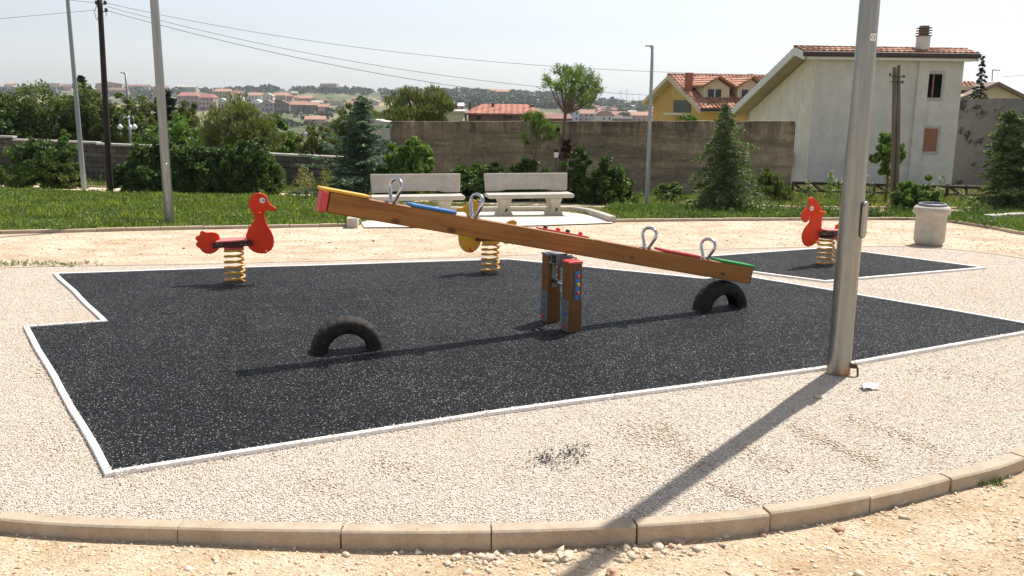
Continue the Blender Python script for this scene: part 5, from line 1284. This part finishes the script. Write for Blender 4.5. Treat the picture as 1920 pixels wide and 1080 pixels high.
def weeds(label, spots, seed, flower=False, hgt=.5, mat='weed'):
    rng = np.random.default_rng(seed); V_ = []; F2 = []
    for sp_ in spots:
        x, y, h = sp_[:3]; z = T(x, y) + (sp_[3] if len(sp_) > 3 else 0); n = int(40 + 120 * h) if h > .06 else 14; u = rng.uniform(0, 1, n); ln = rng.normal(0, .12, 2)
        kq = 1 if h > .06 else .35
        c = np.stack([x + ln[0] * u * h + rng.normal(0, (.05 + .06 * h) * kq, n) * (1.2 - u), y + ln[1] * u * h + rng.normal(0, (.05 + .06 * h) * kq, n) * (1.2 - u), z + h * u], 1)
        a, b = rot_basis(rng, n, .8); s = rng.uniform(.5, 1.2, n) * (.5 + .5 * h) * (1 if h > .06 else .45); V_.append(leaves(c, a, b, .11 * s, .035 * s))
        if flower:
            k = 10; c = np.stack([x + ln[0] * h + rng.normal(0, .05, k), y + rng.normal(0, .05, k), z + h * rng.uniform(.8, 1.05, k)], 1); a, b = rot_basis(rng, k, .3); F2.append(leaves(c, a, b, np.full(k, .045), np.full(k, .04)))
    o = fast_mesh('weeds', np.concatenate(V_), 4, LM[mat]); tag(o, label, 'weeds', kind='stuff')
    if F2: o2 = fast_mesh('weed_flowers', np.concatenate(F2), 4, LM['flower']); tag(o2, 'pale seed heads of the tall weeds', 'weeds', kind='stuff')
rr = random.Random(5)
weeds('tall flowering weeds before the rail fence', [(rr.uniform(8.2, 14.0), rr.uniform(23.2, 25.9), rr.uniform(.25, .85)) for _ in range(34)], 81, True)
weeds('leafy weeds along the path', [(x, bank(x) + rr.uniform(.1, 1.6), rr.uniform(.15, .5)) for x in [rr.uniform(-20, 8.5) for _ in range(170)]], 82)
weeds('tall dry stalks beside the block wall', [(rr.uniform(-6.4, -4.6), rr.uniform(26.5, 28), rr.uniform(.5, .9)) for _ in range(22)], 83, mat='drygrass')
weeds('weeds in the right grass strip', [(rr.uniform(3.2, 10.5), rr.uniform(18.3, 19.6), rr.uniform(.1, .3)) for _ in range(130)], 84)
weeds('low weeds along the far kerb of the gravel at the left', [tuple(G(rr.gauss(x_, 26), rr.uniform(492, 501))[:2]) + (rr.uniform(.02, .05),) for x_ in (2, 12, 78, 88, 145) for _ in range(22)], 85)
weeds('small weed tuft by the curved kerb at the right', [tuple(G(rr.gauss(1858, 14), rr.gauss(903, 8), -.075)[:2]) + (.035, -.075) for _ in range(16)] , 86)

# ================================================================== STONES, LITTER
def stones(name, label, pts, mat, seed, kind='stuff'):
    rng = np.random.default_rng(seed); base = np.array([[1, 0, 0], [0, 1, 0], [-1, 0, 0], [0, -1, 0], [0, 0, 1], [0, 0, -1]], float)
    tri = [(0, 1, 4), (1, 2, 4), (2, 3, 4), (3, 0, 4), (1, 0, 5), (2, 1, 5), (3, 2, 5), (0, 3, 5)]
    P_ = np.array(pts); n = len(P_); r_ = P_[:, 3]
    v = base[None] * rng.uniform(.6, 1.25, (n, 6, 1)) * np.stack([rng.uniform(.8, 1.4, n), rng.uniform(.7, 1.1, n), rng.uniform(.4, .7, n)], 1)[:, None, :]
    v += rng.normal(0, .15, v.shape)
    a = rng.uniform(0, 6.28, n); ca, sa_ = np.cos(a), np.sin(a)
    x = v[..., 0] * ca[:, None] - v[..., 1] * sa_[:, None]; y = v[..., 0] * sa_[:, None] + v[..., 1] * ca[:, None]
    v = np.stack([x, y, v[..., 2]], -1) * r_[:, None, None] + P_[:, None, :3]
    me = bpy.data.meshes.new(name); nt_ = n * 8
    me.vertices.add(n * 6); me.vertices.foreach_set('co', v.reshape(-1).astype(np.float32))
    idx = (np.array(tri)[None] + (np.arange(n) * 6)[:, None, None]).reshape(-1)
    me.loops.add(nt_ * 3); me.loops.foreach_set('vertex_index', idx.astype(np.int32)); me.polygons.add(nt_)
    me.polygons.foreach_set('loop_start', np.arange(0, nt_ * 3, 3, dtype=np.int32)); me.polygons.foreach_set('loop_total', np.full(nt_, 3, dtype=np.int32))
    me.materials.append(mat); me.update(calc_edges=True); o = bpy.data.objects.new(name, me); COL.objects.link(o)
    return tag(o, label, 'gravel', kind=kind)
def chip_mat(name, stops):
    a = NB(name, .9, spec=.15); ge = a.n('ShaderNodeNewGeometry'); a.base(a.ramp(ge.outputs['Random Per Island'], stops)); return a.m
chips = chip_mat('gravel_chips', [(0, (.52, .415, .315)), (.25, (.71, .61, .50)), (.6, (.84, .755, .645)), (1, (.92, .87, .79))])
chips2 = chip_mat('sand_pebbles', [(0, (.50, .33, .19)), (.4, (.70, .54, .36)), (1, (.86, .76, .60))])
rng = np.random.default_rng(5)
N_ = 230000
ax_ = rng.uniform(-7.5, 8.2, N_); ay_ = 3.9 + (rng.uniform(0, 1, N_) ** 1.7) * 9.8
P_ = np.stack([ax_, ay_], 1)
rp = [tuple(c) for c in ringc]; k1 = in_poly(P_, rp)
rub = [G(*p)[:2] for p in [(90, 510), (955, 484), (1320, 522), (1385, 515), (1990, 614), (1560, 697), (900, 786), (204, 900), (36, 612), (194, 606)]]
k1 &= ~in_poly(P_, [tuple(p) for p in rub]); P_ = P_[k1]
vis = np.abs(P_[:, 0]) < P_[:, 1] * .62 + .3; P_ = P_[vis]
stones('gravel_chips', 'pale angular gravel chips around the rubber surface', np.column_stack([P_, Tv(P_[:, 0], P_[:, 1]) + .002, rng.uniform(.0032, .0072, len(P_))]), chips, 6)
rr = random.Random(15)
# raked furrows and scuffs: rows of coarser, browner chips
fur = []
for (xa, ya, xb, yb, wd_, n) in ((1470, 795, 1650, 872, 5, 900), (1230, 795, 1320, 880, 12, 900), (1330, 905, 1425, 945, 5, 350), (1390, 840, 1480, 880, 8, 300), (1590, 782, 1780, 850, 6, 500), (1150, 800, 1240, 830, 14, 500), (700, 870, 780, 890, 14, 260), (560, 900, 640, 912, 12, 220), (60, 820, 130, 835, 14, 220), (1120, 880, 1240, 890, 12, 240), (1700, 690, 1880, 720, 10, 400), (30, 690, 90, 700, 10, 120)):
    for _ in range(int(n * .5)):
        u = rr.random(); p = G(lerp(xa, xb, u) + rr.gauss(0, wd_ * 1.5), lerp(ya, yb, u) + rr.gauss(0, wd_)); fur.append((p[0], p[1], T(p[0], p[1]) + .004, rr.uniform(.004, .010)))
stones('gravel_chips', 'coarser browner chips along raked furrows in the gravel', fur, chip_mat('furrow_chips', [(0, (.54, .42, .31)), (.5, (.72, .60, .465)), (1, (.86, .77, .64))]), 7)
# pebbles on the bare ground in front of the kerb
N_ = 26000; P_ = np.stack([rng.uniform(-2.6, 3.6, N_), rng.uniform(3.0, 5.3, N_)], 1); P_ = P_[~in_poly(P_, rp)]
fr_y = np.interp(P_[:, 0], [p[0] for p in front], [p[1] for p in front]); P_ = P_[P_[:, 1] < fr_y - KW]
stones('gravel_chips', 'small pebbles on the sandy ground before the curved kerb', np.column_stack([P_, -np.array([front_drop(x) for x in P_[:, 0]]) , rng.exponential(.0035, len(P_)) + .003]), chips2, 8)
N_ = 26000; P_ = np.stack([rng.uniform(-9, 9.5, N_), rng.uniform(10.5, 18, N_)], 1); P_ = P_[~in_poly(P_, rp)]
LPf = [tuple(p) for p in LP]; P_ = P_[~in_poly(P_, LPf)]
stones('gravel_chips', 'loose pebbles on the bare sand behind the rubber surface', np.column_stack([P_, Tv(P_[:, 0], P_[:, 1]) - .006, rng.exponential(.004, len(P_)) + .004]), chips2, 9)
bc = []; Pb = [G(*p)[:2] for p in [(212, 888), (900, 778), (1560, 689), (1960, 617)]] ; Pl = [G(*p)[:2] for p in [(202, 606), (54, 617), (212, 888)]]
for L_, nn_ in ((Pb, 1500), (Pl, 700)):
    for a_, b_ in zip(L_[:-1], L_[1:]):
        for _ in range(nn_ // (len(L_) - 1)):
            p = lerp(np.array(a_), np.array(b_), rr.random()); o_ = abs(rr.gauss(.035, .03)); d_ = np.array(b_) - np.array(a_); d_ /= np.linalg.norm(d_)
            q_ = p + np.array([d_[1], -d_[0]]) * (o_ if L_ is Pb else o_ ); bc.append((q_[0], q_[1], T(0, q_[1]) + (.026 if o_ < .045 else .008), rr.uniform(.003, .008)))
for (kx, ky) in ((70, 968), (100, 972), (185, 971), (240, 975), (320, 978), (1316, 985), (783, 995), (1050, 998)):
    p = G(kx, ky); bc.append((p[0], p[1] - .0, .016, rr.uniform(.005, .009)))
for _ in range(700):
    p = G(rr.uniform(150, 1850), rr.uniform(540, 880))
    bc.append((p[0], p[1], T(0, p[1]) + .016, rr.uniform(.002, .0045)))
stones('gravel_chips', 'stray pale chips kicked onto the white border and the rubber surface', bc, chips, 16)
# black crumbs
sp = []
for (cx_, cy_, sx_, sy_, n) in ((1020, 864, 12, 6, 80), (1072, 848, 16, 7, 95), (1050, 872, 24, 7, 35), (1103, 838, 10, 4, 18), (1050, 858, 34, 12, 40)):
    for _ in range(n):
        p = G(rr.gauss(cx_, sx_), rr.gauss(cy_, sy_)); sp.append((p[0], p[1], .008, rr.uniform(.004, .008)))
stones('rubber_crumbs', 'spilt black rubber crumbs on the gravel in front of the rubber surface', sp, M_['black'], 12)['category'] = 'rubber crumbs'
sp = []
for (cx_, cy_, n) in ((232, 905, 16), (190, 880, 10), (110, 740, 10), (70, 660, 6), (620, 850, 10)):
    for _ in range(n): p = G(rr.gauss(cx_, 25), rr.gauss(cy_, 8)); sp.append((p[0], p[1], .006, rr.uniform(.003, .006)))
stones('rubber_crumbs', 'stray black crumbs along the white border', sp, M_['black'], 13)['category'] = 'rubber crumbs'
# loose earth ridge of bigger stones along the kerb
sp = []
for _ in range(420):
    px_ = rr.choice([rr.gauss(920, 40), rr.gauss(1100, 60), rr.gauss(1260, 60), rr.uniform(700, 1900)])
    yk = float(np.interp(px_, [0, 640, 920, 1190, 1430, 1610, 1760, 1920], [992, 1032, 1032, 1018, 992, 958, 922, 872]))
    p = G(px_, yk + abs(rr.gauss(0, 16)) + 3, -.08); sp.append((p[0], p[1], -front_drop(p[0]), .007 + rr.expovariate(1 / .008)))
stones('gravel_chips', 'broken stones heaped along the outside of the curved kerb', sp, M_['rock'], 14)
for i, (px_, py_, r_, mt, lb) in enumerate([
    (1060, 1046, .036, 'rock', 'largest pale flat stone in front of the kerb, left of the pole shadow'), (1030, 1047, .026, 'rock', 'pale stone touching the left side of the largest flat stone'),
    (855, 1045, .024, 'rock', 'angular pinkish stone below the kerb joint in the middle'), (870, 1033, .016, 'redrock', 'reddish stone behind the angular pinkish stone'),
    (848, 1060, .011, 'rock', 'small round stone in front of the angular pinkish stone'), (649, 1040, .018, 'rock', 'flat stone below the kerb joint left of the middle'),
    (608, 1043, .016, 'redrock', 'brownish stone left of the flat stone at the kerb'), (1140, 1026, .018, 'redrock', 'reddish stone at the left edge of the pole shadow'),
    (1230, 1020, .022, 'rock', 'stone against the kerb right of the pole shadow'), (1258, 1023, .018, 'redrock', 'reddish stone right of the pole shadow by the kerb'),
    (1357, 1005, .022, 'rock', 'pointed stone at the kerb foot right of the pole shadow'), (1430, 1004, .018, 'redrock', 'dull red stone below the kerb near the right joint'),
    (1573, 995, .026, 'redrock', 'smooth brown oval stone lying alone on the sand at the right'), (1661, 953, .015, 'redrock', 'small brown stone beside the scrap of white paper'),
    (1150, 1075, .034, 'redrock', 'rounded pinkish stone in the pole shadow at the bottom edge'), (1534, 746, .026, 'rock', 'pale stone lying inside the pole shadow on the gravel'),
    (700, 452, .03, 'redrock', 'dark lone stone on the sand behind the seesaw'), (345, 466, .026, 'redrock', 'small stone left of the duck tail')]):
    fr_ = py_ > 900; p = G(px_, py_, -.08 if fr_ else 0)
    o = MB().rock((0, 0, r_ * .3), r_, (1.25, .9, .62), 100 + i, 2).build('stone', M_[mt], None, (p[0], p[1], (-front_drop(p[0]) if fr_ else T(p[0], p[1]))))
    tag(o, lb, 'stone', 'loose stones')
def scrap(label, c, w_, d_, seed, dz=0):
    rr2 = random.Random(seed); p = G(c[0], c[1], dz); n = 7; vs = []
    for j in range(n):
        for i in range(n):
            x = (i / (n - 1) - .5) * w_ * (1 - .5 * j / n) + rr2.uniform(-.004, .004); y = (j / (n - 1) - .5) * d_
            vs.append((x, y, .008 + abs(rr2.gauss(0, .008)) + .02 * max(0, math.sin(i * 1.1 + j * .6))))
    o = MB().add(vs, [(j * n + i, j * n + i + 1, (j + 1) * n + i + 1, (j + 1) * n + i) for j in range(n - 1) for i in range(n - 1)], True).build('paper_scrap', M_['paper'], None, (p[0], p[1], T(0, p[1]) + dz), (0, 0, R(15)))
    m = o.modifiers.new('thickness', 'SOLIDIFY'); m.thickness = .0015
    tag(o, label, 'litter', 'litter')
scrap('crumpled white plastic scrap on the gravel right of the tall steel pole', (1628, 729), .14, .09, 3)
scrap('small white paper scrap outside the curved kerb at the right', (1684, 946), .07, .035, 4, -.075)

# ================================================================== FAR TOWN AND HILLS
def Gfar(x, y, y0=110):
    d = ray(x, y); Y = y0
    while Y < 1850:
        p = CAMP + d * Y / d[1]
        if p[2] <= T(p[0], Y): return p
        Y += 6
    return Q(x, y, 1560)
FW = dict(white=(.66, .62, .56), cream=(.58, .49, .36), tan=(.46, .33, .22), pink=(.52, .33, .32), grey=(.40, .36, .33), brown=(.20, .15, .12), rose=(.50, .31, .26), blue=(.50, .52, .60), yellow=(.60, .46, .22))
FR = dict(orange=(.42, .225, .15), red=(.36, .15, .12), grey=(.45, .43, .40), brown=(.22, .13, .09), white=(.75, .75, .74), dark=(.07, .06, .06))
def fm(kind, c): return plain('far_%s_%s' % (kind, c), (FW if kind == 'wall' else FR)[c], .9, var=.12, scale=.12)
def far_house(x0, x1, yt, yb, wc, rc, label, style='gable', rows=0, cat='house', name='town_house', group='houses of the distant town'):
    p = Gfar((x0 + x1) / 2, yb); Y = p[1]; s_ = Y / FPX; W_ = (x1 - x0) * s_; H_ = (yb - yt) * s_
    zg_ = p[2]; D_ = min(14, max(6, W_ * .8)); rh_ = min(H_ * .38, W_ * .25, 3.2) if style != 'flat' else .4; hw = H_ - rh_
    t = thing(name, label, cat, (p[0], Y, zg_), R(((x0 * 7) % 17) - 8), group)
    MB().box((0, D_ / 2, (hw - 3) / 2), (W_, D_, hw + 3)).build('wall', fm('wall', wc), t)
    o_ = .5; x, y0, y1 = W_ / 2 + o_, -o_, D_ + o_
    if style == 'flat': MB().box((0, D_ / 2, hw + .2), (W_ + .6, D_ + .6, .4)).build('roof', fm('roof', rc), t)
    elif style == 'front':
        MB().prism([(-x, 0, hw - .1), (0, 0, hw + rh_), (x, 0, hw - .1), (x, 0, hw - .4), (0, 0, hw + rh_ - .3), (-x, 0, hw - .4)], (0, D_ + 1, 0)).build('roof', fm('roof', rc), t, (0, D_ / 2, 0))
        MB().prism([(-W_ / 2, 0, hw - .1), (0, 0, hw + rh_ - .3), (W_ / 2, 0, hw - .1)], (0, D_ - .2, 0)).build('gable', fm('wall', wc), t, (0, D_ / 2, 0))
    elif style == 'vault':
        P_ = [(W_ / 2 * math.cos(a), 0, hw + rh_ * 1.6 * math.sin(a)) for a in [math.pi * i / 10 for i in range(11)]]
        MB().prism(P_, (0, D_, 0)).build('roof', fm('roof', rc), t, (0, D_ / 2, 0))
    else:
        ins = W_ * .18 if style == 'hip' else 0
        vs = [(-x, y0, hw), (x, y0, hw), (x, y1, hw), (-x, y1, hw), (-x + ins, D_ / 2, hw + rh_), (x - ins, D_ / 2, hw + rh_)]
        MB().add(vs, [(0, 1, 5, 4), (2, 3, 4, 5), (1, 2, 5), (3, 0, 4), (0, 3, 2, 1)]).build('roof', fm('roof', rc), t)
    if rows:
        nwin = max(2, int(W_ / 3.2))
        for r_ in range(rows):
            for k in range(nwin):
                if (k * 7 + r_ * 3 + int(x0)) % 6 == 0: continue
                MB().box((lerp(-W_ / 2, W_ / 2, (k + .5) / nwin), -.03, hw * (r_ + .55) / rows), (1.1, .12, hw / rows * .5)).build('window', M_['glass'], t)
    return t
H_L = [
 (335, 372, 174, 206, 'pink', 'red', 'left block of the pink apartment building far behind the left steel pole', 'hip', 3),
 (372, 401, 177, 207, 'pink', 'red', 'right block of the pink apartment building, with dark window rows', 'hip', 3),
 (327, 367, 160, 174, 'grey', 'grey', 'long pale grey house directly above the pink apartment building', 'gable', 1),
 (400, 434, 167, 186, 'tan', 'orange', 'tan house with a low orange roof right of the pink apartment building', 'hip', 2),
 (402, 424, 187, 198, 'white', 'white', 'white barrel-roofed hall at the foot of the pink building', 'vault', 0),
 (424, 456, 184, 200, 'cream', 'white', 'larger barrel-roofed hall with a cream front', 'vault', 0),
 (434, 450, 172, 185, 'rose', 'red', 'small rose house between the tan house and the white one', 'gable', 1),
 (465, 490, 174, 189, 'white', 'orange', 'white house with a flat orange roof in the middle of the far town', 'gable', 1),
 (469, 489, 190, 203, 'grey', 'white', 'barrel-roofed grey shed below the white house', 'vault', 0),
 (492, 512, 175, 189, 'white', 'grey', 'white gable house left of the wide orange roof', 'front', 1),
 (510, 536, 174, 188, 'tan', 'orange', 'wide orange-roofed house at the centre of the far town', 'hip', 1),
 (489, 513, 188, 210, 'grey', 'brown', 'unfinished chalet-like house with a brown gable, left of its twin', 'front', 2),
 (514, 542, 188, 212, 'brown', 'brown', 'unfinished chalet-like brown house, right of its twin', 'front', 2),
 (537, 548, 178, 190, 'rose', 'red', 'narrow red house behind the twin chalets', 'gable', 1),
 (546, 574, 190, 213, 'brown', 'orange', 'dark house with a long salmon roof right of the twin chalets', 'gable', 1),
 (575, 598, 192, 214, 'brown', 'orange', 'dark house left of the pink one by the cedar', 'gable', 1),
 (559, 584, 180, 192, 'rose', 'orange', 'pink-roofed house above the dark salmon-roofed house', 'gable', 1),
 (597, 616, 196, 214, 'pink', 'orange', 'pink house beside the cedar top', 'gable', 2),
 (600, 631, 157, 168, 'rose', 'white', 'long pale block alone on the ridge above the cedar', 'flat', 1),
 (573, 609, 218, 234, 'rose', 'orange', 'nearest salmon-roofed house left of the cedar', 'gable', 0),
 (182, 228, 154, 176, 'tan', 'orange', 'tan house right of the utility pole on the skyline', 'front', 2),
 (205, 236, 165, 180, 'rose', 'brown', 'brownish house below the tan skyline house', 'gable', 1),
 (237, 278, 159, 174, 'grey', 'brown', 'grey house behind the far slim street lamp', 'gable', 1),
 (284, 297, 162, 174, 'tan', 'brown', 'small tan house touching the left steel pole', 'front', 0),
 (115, 134, 158, 170, 'rose', 'brown', 'small rose house behind the dark fir tip', 'gable', 0),
 (72, 112, 156, 164, 'cream', 'white', 'long low pale building on the left skyline', 'flat', 0),
 (8, 24, 156, 163, 'white', 'orange', 'tiny white house at the far left skyline', 'gable', 0),
 (907, 932, 167, 178, 'rose', 'orange', 'left half of the pinkish farm on the ridge above the wall', 'gable', 1),
 (930, 961, 168, 179, 'tan', 'orange', 'right half of the pinkish farm on the ridge above the wall', 'gable', 1),
 (686, 710, 186, 198, 'grey', 'grey', 'grey house with light roof between the cedar and the feathery tree', 'front', 0),
 (819, 846, 191, 207, 'white', 'grey', 'white house with stepped grey roofs right of the feathery tree', 'front', 1),
 (845, 870, 193, 208, 'rose', 'white', 'rose house with one slanting white roof left of the red roofed house', 'gable', 1),
 (1056, 1086, 208, 228, 'blue', 'grey', 'bluish white block right of the pine trunk', 'flat', 2),
 (1084, 1114, 206, 228, 'grey', 'orange', 'grey block with orange roof right of the bluish one', 'gable', 2),
 (1116, 1148, 212, 228, 'white', 'orange', 'white building with rounded fronts left of the dark roof', 'vault', 1),
 (1150, 1184, 219, 229, 'dark' if False else 'brown', 'dark', 'dark sloping roof just above the brown wall', 'gable', 0),
 (1148, 1172, 209, 219, 'white', 'red', 'pink-roofed house behind the dark sloping roof', 'gable', 1),
 (1172, 1190, 203, 214, 'cream', 'grey', 'small beige house left of the slim street lamp', 'flat', 1),
 (1184, 1222, 210, 228, 'rose', 'orange', 'wide pink-roofed building beside the slim street lamp', 'gable', 2),
 (1120, 1141, 200, 210, 'cream', 'brown', 'cream house with a brown roof above the white rounded one', 'gable', 0),
]
for (x0, x1, yt, yb, wc, rc, lb, st_, rw) in H_L: far_house(x0, x1, yt, yb, wc, rc, lb, st_, rw)
rr = random.Random(21)
cols_w = ['white', 'cream', 'tan', 'rose', 'grey', 'pink', 'yellow']; cols_r = ['orange', 'orange', 'red', 'brown', 'grey']
bands = [(545, 730, 186, 199, 16, 'left of the feathery tree'), (1064, 1230, 201, 214, 34, 'right of the pine'), (640, 830, 196, 206, 8, 'behind the feathery tree'), (400, 560, 170, 186, 7, 'behind the twin chalets'), (1035, 1230, 214, 226, 16, 'just above the brown wall'), (0, 330, 164, 174, 9, 'on the left hillside')]
for (xa, xb, ya, yb_, n, where) in bands:
    for k in range(n):
        x = rr.uniform(xa, xb); w_ = rr.uniform(9, 20); y = rr.uniform(ya, yb_); wc = rr.choice(cols_w); rc = rr.choice(cols_r)
        far_house(x, x + w_, y - rr.uniform(6, 9), y, wc, rc, 'small far %s house with a %s roof in the town %s' % (wc, rc, where), rr.choice(['gable', 'front', 'hip', 'flat']), 0, group='small houses of the distant town ' + where)
# distant tree cover
def far_blobs(name, label, spots, mat, seed, leaf=1.5, per=46):
    rng = np.random.default_rng(seed); S_ = np.array(spots); c = S_[:, :3]; r_ = S_[:, 3]
    V_ = []
    n = len(c) * per; cc = np.repeat(c, per, 0); rr_ = np.repeat(r_, per); d = rng.normal(size=(n, 3)); d /= np.linalg.norm(d, axis=1)[:, None]; d[:, 2] = np.abs(d[:, 2]) * .9 - .15
    p = cc + d * (rr_ * rng.uniform(.5, 1, n))[:, None] * np.array([1.15, 1, .95]); a, b = rot_basis(rng, n); s = rng.uniform(.5, 1.2, n) * rr_ * .42
    o = fast_mesh(name, leaves(p, a, b, s * leaf, s * leaf * .9), 4, mat); return tag(o, label, 'trees', kind='stuff')
fol = leaf_mat('distant_foliage', (.022, .040, .018), (.045, .070, .030), (.085, .105, .05), .1)
sp = []
for _ in range(900):                                    # skyline belt
    x = rr.uniform(-40, 1420); Y = rr.uniform(1300, 1620); X = (x - 960) / FPX * Y
    dens = .5 + .5 * math.sin(x * .031) + .35 * math.sin(x * .11 + 2)
    if rr.random() > dens + .25: continue
    r_ = rr.uniform(3.5, 8.5) * (1.25 if rr.random() < .08 else 1); sp.append((X, Y, T(X, Y) + r_ * .35, r_))
for _ in range(1500):                                   # slopes
    x = rr.uniform(-40, 1420); Y = 420 + 950 * rr.random() ** .9; X = (x - 960) / FPX * Y
    dens = .42 + .4 * math.sin(X * .012 + Y * .006) + .35 * math.sin(X * .03 - Y * .011 + 1)
    if rr.random() > dens: continue
    r_ = rr.uniform(1.8, 4.6); sp.append((X, Y, T(X, Y) + r_ * .4, r_))
for _ in range(420):                                    # green belt to the right of the ridge farm
    x = rr.uniform(790, 1230); Y = rr.uniform(850, 1250); X = (x - 960) / FPX * Y
    r_ = rr.uniform(3, 6); sp.append((X, Y, T(X, Y) + r_ * .3, r_))
far_blobs('distant_woods', 'scattered dark trees and groves covering the far hillside', sp, fol, 91)
sp = []
for _ in range(260):                                    # growth just beyond the walls
    Y = rr.uniform(95, 330); x = rr.uniform(-60, 1240); X = (x - 960) / FPX * Y; r_ = rr.uniform(1.0, 2.6); sp.append((X, Y, T(X, Y) + r_ * .5, r_))
far_blobs('valley_bushes', 'bushes in the valley between the wall and the town', sp, LM['dark'], 92, per=90, leaf=.8)
FGp = 'masts on the horizon'
for i, (x, y0, y1, r_, lb) in enumerate(((422, 148, 165, .35, 'thin mast on the left skyline above the tan house'), (257, 145, 160, .25, 'thin mast above the grey skyline house'), (617, 148, 158, .2, 'short mast on the pale block on the ridge'), (787, 154, 171, .3, 'thin mast above the feathery tree'),
    (1164, 168, 188, .5, 'leftmost of the lattice masts right of the pine'), (1175, 166, 188, .5, 'second lattice mast right of the pine'), (1186, 172, 188, .3, 'thin mast right of the two lattice masts'), (1046 + 152, 170, 188, .3, 'rightmost thin mast before the slim street lamp'), (975, 165, 176, .3, 'thin mast right of the ridge farm'))):
    p = Q(x, y1, 1480); q_ = Q(x, y0, 1480); h_ = q_[2] - p[2]; t = MB(); t.tube([(0, 0, -8), (0, 0, h_)], [r_, r_ * .6], 6)
    if r_ >= .5:
        for k in (.85, .7): t.tube([(-3.5, 0, h_ * k), (3.5, 0, h_ * k)], .25, 5)
    tag(t.build('mast', plain('mast_steel', (.35, .36, .38), .6), None, tuple(p)), lb, 'mast', FGp)

# ------------------------------------------------------------------ haze
m = bpy.data.materials.new('haze'); m.use_nodes = True; t_ = m.node_tree; t_.nodes.remove(t_.nodes['Principled BSDF'])
pv = t_.nodes.new('ShaderNodeVolumePrincipled'); pv.inputs['Color'].default_value = (.86, .92, 1.0, 1); pv.inputs['Density'].default_value = .00014; pv.inputs['Anisotropy'].default_value = .3
t_.links.new(pv.outputs[0], t_.nodes['Material Output'].inputs['Volume'])
tag(MB().box((0, 4480, -3.5), (18100, 9100, 83)).build('haze', m), kind='stuff')
